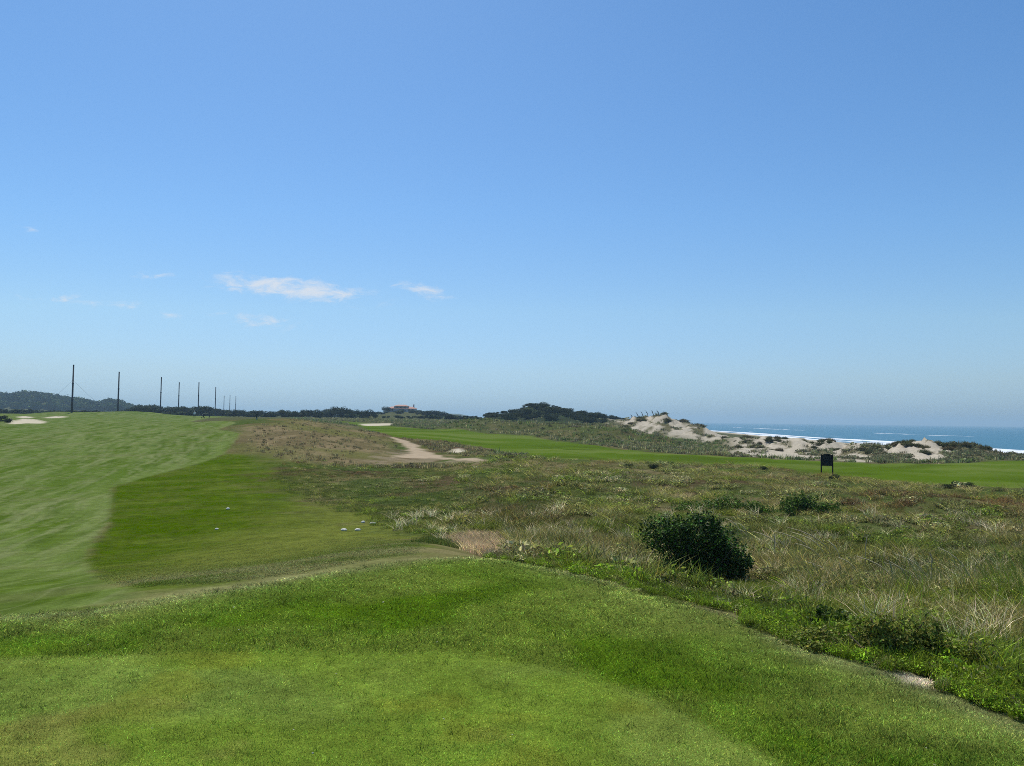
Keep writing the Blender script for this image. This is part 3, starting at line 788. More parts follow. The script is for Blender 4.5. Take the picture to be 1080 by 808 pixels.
def gz(px, py, ymin=0):
    x, y = hit(px, py, ymin); return Vector((x, y, hz(x, y)))

b = gz(733, 612, 12); k = b.y / F     # metres per photo pixel at the shrub
def lob(px, py, w, h, dpt): return ((px-733)*k, 0 + dpt*0, (612-py)*k, w*k, dpt*k, h*k)
shrub('shrub', (b.x, b.y, b.z), [lob(705,562,31,21,30), lob(733,566,34,26,34), lob(757,580,30,30,32), lob(772,592,21,21,26), lob(720,590,27,24,28), lob(745,596,30,18,30)],
      13500, .085, (.032, .072, .008), 'rounded dark green shrub standing alone in the rough, near the edge of the tee', 'shrub', 501, 14, aspect=.5, shell=.3, var=.6)
def low_bush(px, py, w, h, n, leaf, col, label, seed, name='low_bush', ymin=10, stretch=.9):
    b = gz(px, py, ymin); k = b.y / F
    r = np.random.default_rng(seed); lo = []
    m = 11
    for i in range(m):
        u = -1 + 2*(i + .5)/m + r.normal()*.1; q = r.uniform(.55, 1.25)*(1 - .4*abs(u)**2)
        lo.append((u*w*k*.44, r.normal()*w*k*.10, h*k*.32*q, w*k*.17*r.uniform(.7, 1.3), w*k*.16*stretch, h*k*.46*q))
    return shrub(name, (b.x, b.y, b.z), lo, n, leaf, col, label, 'bush', seed, 8, aspect=.42, shell=.2)
low_bush(762, 541, 92, 24, 3600, .13, (.08, .145, .012), 'low bright green leafy bush behind the rounded dark shrub', 511, ymin=20)
low_bush(850, 541, 56, 30, 2800, .13, (.075, .135, .012), 'low green leafy bush below the black sign, right of another low bush', 521, ymin=20)
low_bush(945, 694, 165, 58, 10000, .034, (.165, .190, .030), 'wide grey green leafy bush at the right edge of the tee', 531, ymin=5)
low_bush(878, 672, 58, 42, 2600, .045, (.055, .095, .012), 'added dark leafy clump standing in for the shaded hollow left of the wide grey green bush', 541, ymin=5)  # added clump, its dark leaf colour stands in for shade in the hollow
low_bush(1045, 706, 70, 40, 3000, .034, (.15, .19, .028), 'pale green leafy bush at the far right end of the tee edge', 551, ymin=4.5)

# tall pale arching stalks standing out of the rough
M_STALK = leafy('dry_stalk', .3, .6, .2)
def stalks(px, py, n, hpx, label, seed, spread=.5):
    b = gz(px, py, 6); k = b.y / F
    r = np.random.default_rng(seed)
    root = empty('dry_stalk_clump', b); tag(root, label, 'dry grass', 'pale arching grass stalks in the rough')
    for i in range(n):
        x0, y0 = r.normal()*spread, r.normal()*spread*.6
        H = hpx*k*r.uniform(.7, 1.15); lean = H*r.normal(-.45, .4); z0 = hz(b.x + x0, b.y + y0) - b.z
        pts = [(x0 + lean*t**2.2, y0 + .1*H*t*t*r.normal()*.5, z0 - .03 + H*(t - .18*t**3)) for t in np.linspace(0, 1, 8)]
        w = .0045 + .00045*b.y
        rr = [w*.5, w*.5, w*.5, w*.55, w*.9, w*1.15, w*.9, w*.25]
        V, Fc = tube(pts, rr, 4)
        o = mesh_obj('stalk', V, Fc, M_STALK, root)
        c = np.tile(np.array([.66, .60, .38]) * r.uniform(.6, 1.1), (len(V), 1)); vcol(o.data, c)
for q in [(875, 596, 5, 46, 'few pale arching grass stalks right of the rounded dark shrub', .55), (965, 628, 7, 62, 'tallest pale arching grass stalks behind the wide grey green bush', .5),
          (835, 590, 5, 36, 'short pale grass stalks just right of the rounded dark shrub', .6), (790, 572, 4, 30, 'pale bent grass stalks touching the right shoulder of the rounded dark shrub', .45),
          (1020, 620, 4, 40, 'pale grass stalks at the right, beyond the tallest stalks', .6), (905, 615, 4, 40, 'loose pale grass stalks above the added dark leafy clump', .6)]:
    stalks(q[0], q[1], q[2], q[3], q[4], int(q[0]), q[5])

# stones
M_STONE = simple('pale_stone', (.62, .60, .53), .85, .2, 9, bump=.3)
def stone(px, py, w, h, label, seed, group=None):
    b = gz(px, py, 9); k = b.y / F
    r = np.random.default_rng(seed)
    bm = bmesh.new(); bmesh.ops.create_icosphere(bm, subdivisions=3, radius=1.0)
    for v in bm.verts:
        d = v.co.normalized(); q = 1 + .35*(float(fbm(np.array([d.x*1.7 + seed]), np.array([d.y*1.7 + d.z*1.3]), seed, 3)[0]) - .5)
        v.co = Vector((d.x*q*w*k*.42, d.y*q*w*k*.42, d.z*q*h*k*.55))
    me = bpy.data.meshes.new('stone'); bm.to_mesh(me); bm.free(); me.materials.append(M_STONE)
    for p in me.polygons: p.use_smooth = True
    o = link('stone', me); o.location = b + Vector((0, 0, h*k*.25)); o.rotation_euler = (0, 0, r.uniform(0, 3))
    tag(o, label, 'stone', group)
G4 = 'pale stones on the grass slope'
stone(366, 558.5, 7.5, 2.6, 'white stone in the grass, leftmost of a close group of four', 601, G4)
stone(380.5, 558.5, 7.5, 2.6, 'dull white stone in the grass, nearer and right of the leftmost in its group', 602, G4)
stone(386, 550.5, 5, 2.6, 'greyish stone in the grass, topmost of the close group of four', 603, G4)
stone(396, 552, 8.5, 3.0, 'biggest white stone in the grass, rightmost of the close group of four', 604, G4)
stone(244, 536.5, 5, 2.4, 'small pale stone alone on the dark green bank', 605, G4)
stone(233, 557.5, 4.5, 2.0, 'tiny dull stone low on the dark green bank', 606, G4)

# ------------------------------------------------------------------ the sign
M_SIGN = simple('black_paint', (.006, .006, .006), .7, .3, 6, spec=.08)
M_SIGN2 = simple('dark_panel', (.010, .010, .011), .6, .3, 4, spec=.1)
def sign():
    b = gz(872, 501.5, 40); k = b.y / F
    root = empty('notice_board', b, rad(-8)); tag(root, 'black notice board with arched top on two posts, beside the second fairway', 'sign')
    W = 12.6*k; zt = 23*k; zb = 10.3*k
    for sx_ in (-1, 1):
        V, Fc = box(sx_*(W/2 - .045), 0, (zt - .35)/2 - .0, .09, .09, zt + .25, .01); mesh_obj('post', V, Fc, M_SIGN, root, False)
    # board with arched top
    n = 14; w2 = W/2 - .093
    prof = [(-w2, zb), (w2, zb)] + [(w2 - 2*w2*i/n, zt - .10 + .11*math.sin(math.pi*i/n)**1.3) for i in range(n + 1)]
    V = [(x, -.025, z) for x, z in prof] + [(x, .025, z) for x, z in prof]; m = len(prof)
    Fc = [tuple(range(m)), tuple(range(2*m - 1, m - 1, -1))] + [(i, i + m, (i+1) % m + m, (i+1) % m) for i in range(m)]
    mesh_obj('board', V, Fc, M_SIGN, root, False)
    V, Fc = box(0, -.032, (zt + zb)/2 - .08, W - .34, .012, zt - zb - .30, .004); mesh_obj('panel', V, Fc, M_SIGN2, root, False)
    V, Fc = box(0, -.034, zb + .04, W - .19, .016, .05, .004); mesh_obj('bottom_rail', V, Fc, M_SIGN, root, False)
sign()

# ------------------------------------------------------------------ tall poles along the far edge of the fairway
M_POLE = simple('dark_pole', (.030, .028, .032), .7, .25, 3)
M_WIRE = simple('wire', (.16, .17, .18), .5)
POLES = [(76.6, 385, 235), (125, 392.5, 269), (169.8, 398, 306), (188.8, 403.5, 350), (209.6, 403.5, 345), (227.5, 408.5, 395), (236.6, 417.5, 556), (242.8, 417, 560), (249, 418, 583)]
PLAB = ['tallest black pole at the far left of the row, held by guy wires', 'second black pole from the left, standing over the wooded hill end', 'third black pole from the left, rising from dark trees',
        'fourth pole from the left, thinner, between two taller ones', 'fifth pole from the left, above the golfers', 'sixth pole from the left, thin, above the tree line',
        'first of the three faint poles at the right end of the row', 'middle of the three faint poles at the right end of the row', 'last faint pole at the right end of the row']
for i, (px, py, y) in enumerate(POLES):
    top = at(px, py, y); bz = hz(top.x, y) - .5
    root = empty('net_pole', (top.x, y, bz)); tag(root, PLAB[i], 'pole', 'tall poles along the far side of the fairway')
    H = top.z - bz
    r0 = .30 if i < 2 else .27; r1 = .20
    if i > 4: r0, r1 = .26, .2
    seg = [0, .3, .3, .62, .62, 1.0]
    rr = [r0, r0*.93, r0*.85, r0*.8, r0*.72, r1]
    V, Fc = tube([(0, 0, H*t + (.02 if j in (2, 4) else 0)) for j, t in enumerate(seg)], rr, 10); mesh_obj('shaft', V, Fc, M_POLE, root)
    for t in (.3, .62):
        V, Fc = tube([(0, 0, H*t - .12), (0, 0, H*t + .12)], [r0*1.06, r0*1.06], 10); mesh_obj('collar', V, Fc, M_POLE, root, False)
    V, Fc = tube([(0, 0, H), (0, 0, H + .12)], [r1*1.25, r1*.8], 10); mesh_obj('cap', V, Fc, M_POLE, root, False)
    if i < 1:
        for dx in (-11.5, 11.5):
            gx = top.x + dx; e = Vector((dx, 0, hz(gx, y) - bz))
            pts = [Vector((0, 0, H*.7)).lerp(e, t) - Vector((0, 0, .5*math.sin(math.pi*t))) for t in np.linspace(0, 1, 9)]
            V, Fc = tube(pts, [.022]*9, 4); mesh_obj('guy_wire', V, Fc, M_WIRE, root)

# ------------------------------------------------------------------ far trees and bushes
M_BARK = simple('bark', (.07, .055, .04), .9, .3, 4)
def crown_mesh(seed, w, h, n, leaf, col):
    r = np.random.default_rng(seed); lo = []
    m = r.integers(5, 8)
    for i in range(m):
        an = r.uniform(0, 6.28); q = r.uniform(.1, .62)
        zz = r.uniform(.28, .72)
        lo.append((math.cos(an)*q*w/2, math.sin(an)*q*w/2, zz*h, w*.5*r.uniform(.42, .68), w*.5*r.uniform(.42, .68), h*r.uniform(.24, .36)))
    P, Nn = lobes_points(lo, n, seed, .45, .04*h)
    d = leaf_quads(P, Nn + np.array([0, 0, .35]), leaf, seed+1, col, .35, .75)
    me = fast_mesh('crown', *d[:3], M_TREE, smooth=False); vcol(me, d[3]); return me
def trunk_mesh(seed, h):
    r = np.random.default_rng(seed); parts = [tube([(0,0,-.6),(r.normal()*.05,0,h*.3),(r.normal()*.12,r.normal()*.1,h*.62)], [h*.035,h*.028,h*.012], 6)]
    for k in range(4):
        a = r.uniform(0, 6.28); z0 = h*r.uniform(.2, .42)
        parts.append(tube([(0,0,z0),(math.cos(a)*h*.18,math.sin(a)*h*.18,z0+h*.16),(math.cos(a)*h*.3,math.sin(a)*h*.3,z0+h*.27)], [h*.016,h*.011,h*.004], 5))
    V, Fc = merge(parts)
    me = bpy.data.meshes.new('trunk'); me.from_pydata([tuple(v) for v in V], [], Fc); me.materials.append(M_BARK); return me
COLS_T = [(.034, .050, .020), (.028, .044, .020), (.042, .056, .022), (.036, .050, .026)]
CROWNS = [crown_mesh(700 + 7*i, 1.35, 1.0, 1500, .085, COLS_T[i % 4]) for i in range(7)]
def marram_mesh(seed, col):
    r = np.random.default_rng(seed)
    V, L, S_, C = blades(420, .52, .85, .05, bend=.75, wind=.12, seed=seed, col=col, var=.45, segs=2, tipc=(1.2, 1.15, 1.0))
    V[:, 2] *= (1.05 - .55*np.clip(np.hypot(V[:, 0], V[:, 1])/.7, 0, 1)**2)
    me = fast_mesh('crown', V, L, S_, M_TREE, smooth=False); vcol(me, C); return me
MARRAM = [marram_mesh(790 + i, [(.12, .115, .05), (.10, .105, .042), (.14, .12, .06)][i % 3]) for i in range(5)]
TRUNKS = [trunk_mesh(760 + i, 1.0) for i in range(7)]
def tree(name, px, y, toppy, label, cat_, group, wide=1.0, hmax=9, hmin=1.2, H=None, trunk=True):
    x = float(sx(px))*y; z = hz(x, y)
    if H is None: H = float(np.clip(zof(px, toppy, y) - z, hmin, hmax))
    k = rng.integers(0, 7)
    root = empty(name, (x, y, z - .1), rng.uniform(0, 6.28)); root.scale = (H*wide, H*wide, H)
    tag(root, label, cat_, group)
    link('crown', MARRAM[k % 5] if name == 'dune_shrub' else CROWNS[k], root)
    if trunk: link('trunk', TRUNKS[k], root)
    return root
def tree_row(name, sky, ys, step, label, cat_, group, jit=1.0, wide=1.0, hmin=1.2, hmax=9):
    a = np.array(sky, float); px = a[0, 0]
    while px <= a[-1, 0]:
        p = px + rng.normal()*step*.2
        y = rng.uniform(*ys)
        tree(name, p, y, float(np.interp(p, a[:, 0], a[:, 1])) + rng.uniform(0, 1.6)*jit, label, cat_, group, wide*rng.uniform(.85, 1.25), hmax, hmin)
        px += step*rng.uniform(.8, 1.2)
tree_row('tree', [(137,429),(146,427.5),(150,426),(156,425),(162,426),(170,426.5),(180,428),(190,427.5),(200,428.5),(210,428),(220,427.5),(226,428),(234,430),(246,430.5),(256,431.5),(264,434)], (330, 420), 5.5,
         'dark round tree in the low tree line below the row of poles', 'tree', 'trees of the line below the poles', wide=1.3)
tree_row('tree', [(258,433.5),(268,431.5),(280,431),(290,432),(298,430.5),(306,432.5),(316,431.5),(325,430.5),(333,430.5),(340,434)], (300, 345), 6,
         'dark bushy tree in the line behind the crest of the brown hill', 'tree', 'trees behind the brown hill', wide=1.25)
tree_row('tree', [(340,434),(346,430),(354,428),(362,427.5),(370,429.5),(380,431.5),(390,431.5),(396,433)], (330, 380), 5.5,
         'dark dense tree in the clump left of the far house', 'tree', 'trees left of the far house', wide=1.2)
tree_row('tree', [(398,437),(410,437.5),(425,437),(440,437),(455,437.5),(468,438),(478,440)], (345, 375), 6.5,
         'low dark tree in the belt below the far house', 'tree', 'trees below the far house', wide=1.5, jit=1.3)
tree_row('tree', [(442,434),(450,431.5),(458,431),(466,432.5),(474,435.5),(482,439)], (420, 470), 6,
         'dark tree on the knoll right of the far house', 'tree', 'trees on the knoll right of the house', wide=1.3)
tree('tree', 408, 470, 428.3, 'round grey green tree standing at the left end of the far house', 'tree', None, 1.1)
tree_row('bush', [(516,437),(524,434.5),(534,433),(544,433),(550,431),(555,426.5),(562,425),(575,425),(588,427.5),(598,432),(606,435.5),(616,435),(628,436),(640,438.5),(654,440.5),(668,441.5),(690,445)], (302, 318), 3.6,
         'dark bush along the ridge of the dark hill before the sea', 'bush', 'bushes on the ridge of the dark hill', jit=.5, wide=1.5, hmin=1.0, hmax=4)
for j in range(70):
    px = rng.uniform(515, 690); yq = rng.uniform(262, 304)
    x = float(sx(px))*yq
    tree('bush', px, yq, 0, 'dark bush on the near side of the dark hill before the sea', 'bush', 'bushes on the side of the dark hill', 1.9, H=rng.uniform(1.2, 2.4), trunk=False)
# bushes of the dunes
def dune_bush(px, y, toppy, label, group, wide=1.5, hmax=3.5, hmin=.8, n=1):
    return tree('dune_shrub', px, y, toppy, label, 'shrub', group, wide, hmax, hmin)
BIG = 'dark brown green dune shrub in the dense row at the right end of the dunes'
for px, py, y in [(989,466.5,118),(996,464.5,117),(1003,464.2,118),(1012,464.8,117),(1019,465.2,116),(1026,466,117),(1033,467,116),(1040,470,116),(1000,472,112),(1012,473,112),(1024,473,111),(1034,474,112),(1045,475,112)]:
    dune_bush(px, y, py, BIG, 'shrubs at the right end of the dunes', 1.5)
dune_bush(1053, 110, 476.5, 'dark green rounded shrub just right of the dense dune row', None, 1.6)
for px, py in [(1064,478),(1071,477.5),(1079,478),(1088,478),(1098,477)]:
    dune_bush(px, 112, py, 'low dark shrub at the right edge in front of the surf', 'low shrubs at the right edge', 1.8)
for px, py in [(764,462),(786,461.5),(812,459.7),(820,460.3),(828,461.8),(848,463.5),(866,461.5),(874,461.5),(946,464),(952,463),(962,462.5),(976,463.5),(982,465.5),(938,466)]:
    yy_ = float(np.interp(sx(px), RIDGES['dune_row']['yp'], RIDGES['dune_row']['yv'])) + 1
    dune_bush(px, yy_, py, 'small dark shrub on the crest of the sandy dune row', 'shrubs on the dune crest', 1.7, 2.2, .7)
for j in range(34):
    px = rng.uniform(765, 985); yc_ = float(np.interp(sx(px), RIDGES['dune_row']['yp'], RIDGES['dune_row']['yv'])); yq = yc_ - rng.uniform(2, 20)
    tree('dune_shrub', px, yq, 0, 'small dark clump growing on the bare sand face of the dune row', 'shrub', 'clumps on the sand face of the dunes', rng.uniform(1.4, 2.6), H=rng.uniform(.4, 1.0), trunk=False)
for j in range(14):
    px = rng.uniform(655, 745); yq = 219 - rng.uniform(3, 26)
    tree('dune_shrub', px, yq, 0, 'dark clump of growth on the sandy side of the big dune', 'shrub', 'clumps on the side of the big dune', rng.uniform(1.6, 3), H=rng.uniform(.6, 1.4), trunk=False)
for px, py in [(706,440.5),(713,442.5),(720,443.5),(727,445),(733,447),(739,449.5),(745,453)]:
    dune_bush(px, 219, py, 'dark shrub along the top of the big dune, where it falls to the sea', 'shrubs on top of the big dune', 1.6, 3)
for px, py, y in [(925,478,126),(935,480,122),(945,479,123),(915,481,124),(955,481,120),(968,480,118),(976,482,116)]:
    dune_bush(px, y, py, 'grey green shrub low on the front of the sandy dunes', 'shrubs at the foot of the dunes', 1.9, 1.8, .7)
for px, py, y in [(3,437,142),(-8,435,142),(9,440.5,140),(-22,434,142)]:
    tree('bush', px, y, py, 'brown bush at the left edge beside the large bunker', 'bush', 'bushes at the left edge', 1.3, 4, 1)
for px, py in [(1008,508),(1020,509),(998,510),(880,500),(806,490.5),(664,488),(690,488.5)]:
    b = gz(px, py + 5, 30); 
    tree('bush', px, b.y, py, 'small grey herb bush at the near edge of the second fairway', 'bush', 'small bushes along the second fairway', 1.5, 1.2, .45, trunk=False)

# thin windblown bare trees on the big dune
def bare_tree(px, y, toppy, label, seed):
    x = float(sx(px))*y; z = hz(x, y); H = max(1.5, float(zof(px, toppy, y)) - z)
    r = np.random.default_rng(seed); root = empty('bare_tree', (x, y, z - .2)); tag(root, label, 'tree', 'bare leaning trees on the big dune')
    parts = [tube([(0,0,0),(-.10*H,0,H*.5),(-.34*H,.1,H)], [.09,.06,.025], 5)]
    V, Fc = merge(parts); mesh_obj('trunk', V, Fc, M_BARK, root)
    parts = []
    for k in range(9):
        t = r.uniform(.3, .95); p0 = Vector((-.34*H*t*t, 0, H*t)); q = r.uniform(.2, .42)*H
        parts.append(tube([p0, p0 + Vector((-.45*q + r.normal()*.2*q, r.normal()*.4*q, .8*q)), p0 + Vector((-.8*q + r.normal()*.2*q, r.normal()*.5*q, 1.1*q))], [.045,.03,.012], 4))
    V, Fc = merge(parts); mesh_obj('branches', V, Fc, M_BARK, root)
for j, (px, py) in enumerate([(668,437.5),(674,434.5),(679,436),(684,434.5),(690,436),(696,438)]):
    bare_tree(px, 216, py, 'bare thin tree leaning with the wind on top of the big dune', 800 + j)

# ------------------------------------------------------------------ wooded hill at the far left: one far-off mass of trees
def forest():
    r = np.random.default_rng(900); n = 1900
    px = r.uniform(-330, 165, n); y = r.uniform(640, 960, n); x = sx(px)*y
    z = height(x, y); parts = []
    keep = z > 4.5
    x, y, z = x[keep], y[keep], z[keep]
    tufts = []
    for i in range(5):
        P, Nn = lobes_points([(0,0,.55,.5,.5,.42),(.2,.1,.45,.4,.4,.35),(-.2,.1,.4,.42,.38,.36)], 170, 910+i, .5, .02)
        tufts.append(leaf_quads(P, Nn + np.array([0,0,.4]), .26, 920+i, (1,1,1), .35, .8))
    m = len(x); sc = r.uniform(4.5, 9, m)
    t = np.where((r.uniform(0,1,m) < .5)[:, None], c3(.038, .060, .016), c3(.058, .080, .024)) * r.uniform(.75, 1.25, m)[:, None]
    rot = np.zeros((m, 3)); rot[:, 2] = r.uniform(0, 6.28, m)
    scatter('forest', tufts, np.stack([x, y, z - .3], 1), r.integers(0, 5, m), rot, np.stack([sc*1.25, sc*1.25, sc], 1), t, M_FAR, 'distant wooded hill at the far left')
    # low scrub spread over the far plain
    n = 2600; px = r.uniform(-300, 520, n); y = np.exp(r.uniform(math.log(300), math.log(1500), n)); x = sx(px)*y
    ok = fbm(x*.01, y*.01, 931, 3) > .47
    x, y = x[ok], y[ok]; m = len(x); sc = r.uniform(.8, 2.2, m); rot = np.zeros((m, 3)); rot[:, 2] = r.uniform(0, 6.28, m)
    t = np.tile(c3(.040, .052, .024), (m, 1)) * r.uniform(.7, 1.3, m)[:, None]
    scatter('scrub', tufts, np.stack([x, y, height(x, y) - .1], 1), r.integers(0, 5, m), rot, np.stack([sc*2.4, sc*2.4, sc], 1), t, M_FAR, 'low dark scrub on the far plain')
forest()

# ------------------------------------------------------------------ far house
def house():
    y = 478.0; k = y / F
    c = at(424, 434, y); gx = c.x; g0 = hz(gx, y) - 1.0
    root = empty('house', (gx, y, g0)); tag(root, 'far pinkish house with tiled roof and slim chimney on a rise beyond the trees', 'house')
    mw = simple('pale_render', (.50, .42, .38), .85, .1, 1); mr = simple('roof_tiles', (.42, .23, .17), .85, .2, 3); mg = simple('window_glass', (.03, .04, .05), .15)
    Z = lambda py: float(zof(424, py, y)) - g0
    def hip(cx, w, d, z0, z1, ridge, ov=.5):
        w2, d2, r2 = w/2 + ov, d/2 + ov, w/2*ridge
        V = [(cx-w2,-d2,z0),(cx+w2,-d2,z0),(cx+w2,d2,z0),(cx-w2,d2,z0),(cx-r2,0,z1),(cx+r2,0,z1)]
        return V, [(0,1,5,4),(1,2,5),(2,3,4,5),(3,0,4),(3,2,1,0)]
    wl = lambda a, b_: ((a + b_)/2 - 424)*k
    V1 = box(wl(410,439), 0, Z(431)/2, 29*k, 9, Z(431)); mesh_obj('wall', *V1, mw, root, False)
    V2 = box(wl(417,431), .5, (Z(431) + Z(428.6))/2 + .003, 14*k, 7, Z(428.6) - Z(431)); mesh_obj('upper_wall', *V2, mw, root, False)
    r1 = mesh_obj('roof', *hip(wl(410,439), 29*k, 9, Z(431) + .01, Z(428.9), .75), mr, root, False)
    r2 = mesh_obj('upper_roof', *hip(wl(417,431), 14*k, 7, Z(428.6) + .02, Z(426.9), .55), mr, root, False)
    ch = box(wl(436,437.4), 0, (Z(431) + Z(427))/2, 1.3*k, .9, Z(427) - Z(431) + .6); o = mesh_obj('chimney', *ch, mw, root, False)
    for a in (412, 415.5, 433, 436.5):
        w = mesh_obj('window', *box((a-424)*k, -4.52, Z(432.4), 1.1, .08, 1.2), mg, root, False)
    for a in (420, 424, 428):
        w = mesh_obj('window', *box((a-424)*k, -3.02, Z(429.5), 1.0, .08, .8), mg, root, False)
house()

# ------------------------------------------------------------------ golfers far down the fairway
def zone_mat(name, shirt, trousers, skin=(.42, .27, .19), hair=(.03, .02, .015)):
    m, nt, out = new_mat(name); tc = N(nt, 'ShaderNodeTexCoord'); sp = N(nt, 'ShaderNodeSeparateXYZ'); nt.links.new(tc.outputs['Object'], sp.inputs[0])
    cr = N(nt, 'ShaderNodeValToRGB'); cr.color_ramp.interpolation = 'CONSTANT'
    mr = N(nt, 'ShaderNodeMapRange'); mr.inputs[1].default_value = 0; mr.inputs[2].default_value = 2.0
    nt.links.new(sp.outputs['Z'], mr.inputs[0]); nt.links.new(mr.outputs[0], cr.inputs[0])
    e = cr.color_ramp.elements; e[0].position = 0; e[0].color = (.05, .05, .05, 1); e[1].position = .045; e[1].color = (*trousers, 1)
    for p, c in ((.475, shirt), (.745, skin)):
        q = e.new(p); q.color = (*c, 1)
    b = N(nt, 'ShaderNodeBsdfPrincipled', Roughness=.85); nt.links.new(cr.outputs[0], b.inputs['Base Color']); nt.links.new(b.outputs[0], out.inputs[0]); return m
def person(px, py, y, label, mat, rz=0.0, cap=(.8, .8, .78), arm=0):
    b = gz(px, py, 100); pass
    J = {'pel': (0,0,.95,.15), 'waist': (0,0,1.10,.135), 'chest': (0,-.01,1.32,.155), 'neck': (0,0,1.49,.06), 'head0': (0,-.02,1.60,.09), 'head1': (0,-.01,1.72,.085)}
    E = [('pel','waist'),('waist','chest'),('chest','neck'),('neck','head0'),('head0','head1')]
    for sname, sg in (('l',-1),('r',1)):
        J.update({'hip'+sname: (sg*.10,0,.90,.10), 'knee'+sname: (sg*.12,-.03*sg,.50,.065), 'ank'+sname: (sg*.13,.03*sg,.09,.045), 'toe'+sname: (sg*.15,-.14+.03*sg,.045,.04),
                  'sh'+sname: (sg*.19,0,1.41,.06), 'el'+sname: (sg*.26,-.02-.10*arm,1.14,.045), 'wr'+sname: (sg*(.25-.16*arm),-.10-.25*arm,.92+.1*arm,.032), 'hand'+sname: (sg*(.24-.18*arm),-.13-.28*arm,.84+.1*arm,.035)})
        E += [('pel','hip'+sname),('hip'+sname,'knee'+sname),('knee'+sname,'ank'+sname),('ank'+sname,'toe'+sname),('chest','sh'+sname),('sh'+sname,'el'+sname),('el'+sname,'wr'+sname),('wr'+sname,'hand'+sname)]
    ks = list(J); me = bpy.data.meshes.new('body')
    me.from_pydata([J[q][:3] for q in ks], [(ks.index(a), ks.index(c)) for a, c in E], [])
    o = bpy.data.objects.new('person', me); COL.objects.link(o); me.materials.append(mat)
    o.modifiers.new('skin', 'SKIN'); sv = me.skin_vertices[0] if me.skin_vertices else None
    if sv is None:
        bm = bmesh.new(); bm.from_mesh(me); bm.verts.layers.skin.verify(); bm.to_mesh(me); bm.free(); sv = me.skin_vertices[0]
    for i, q in enumerate(ks): sv.data[i].radius = (J[q][3], J[q][3]); sv.data[i].use_root = (q == 'pel')
    o.modifiers.new('sub', 'SUBSURF').levels = 1; o.modifiers['sub'].render_levels = 1
    o.location = b; o.rotation_euler = (0, 0, rz)
    tag(o, label, 'person', 'golfers far down the fairway')
    V, Fc = merge([tube([(0,-.005,1.70),(0,-.005,1.76),(0,0,1.815)], [.108,.10,.04], 10), tube([(0,-.07,1.715),(0,-.19,1.70)], [.07,.05], 6)])
    mesh_obj('cap', V, Fc, simple('cap_cloth', cap, .8), o)
    return b
person(206, 441.3, 226, 'golfer in white shirt and dark trousers far down the fairway', zone_mat('white_shirt', (.75, .75, .73), (.03, .035, .05)), .6)
person(221.6, 441, 226, 'golfer in dark clothes far down the fairway, right of the golf trolley', zone_mat('dark_clothes', (.03, .03, .04), (.025, .025, .03)), -.5, (.02, .02, .03), 1)
def trolley():
    b = gz(215, 441.3, 100)
    root = empty('golf_trolley', b); tag(root, 'black golf bag on a two wheeled trolley between the golfers', 'golf trolley')
    mk = simple('bag_cloth', (.02, .02, .025), .7); mm = simple('tube_metal', (.25, .25, .26), .4, metal=.8)
    V, Fc = tube([(0,0,.22),(.10,.06,.7),(.17,.10,1.1)], [.13,.14,.15], 12); mesh_obj('bag', V, Fc, mk, root)
    V, Fc = tube([(-.05,-.02,.2),(.08,.0,.7),(-.25,-.1,1.05)], [.018]*3, 6); mesh_obj('handle', V, Fc, mm, root)
    for s_ in (-1, 1):
        V, Fc = tube([(s_*.33-.03,0,.16),(s_*.33+.03,0,.16)], [.16,.16], 14); mesh_obj('wheel', V, Fc, mk, root, False)
    parts = [tube([(.15+.04*i-.06,.09,1.05),(.2+.05*i-.08,.13,1.25+.03*i)], [.012,.03], 5) for i in range(4)]
    V, Fc = merge(parts); mesh_obj('clubs', V, Fc, mm, root)
trolley()
def marker():
    y = 112.0; b = at(271.5, 441, y); b.z = hz(b.x, y)
    root = empty('marker_post', b); tag(root, 'slim dark marker post with pale foot on the crest of the brown hill', 'post')
    V, Fc = box(0, 0, .42, .16, .16, .9, .01); mesh_obj('post', V, Fc, simple('marker_dark', (.03, .04, .035), .7), root, False)
    V, Fc = box(0, 0, .10, .2, .2, .3, .01); mesh_obj('foot', V, Fc, simple('marker_pale', (.30, .34, .24), .7), root, False)
marker()

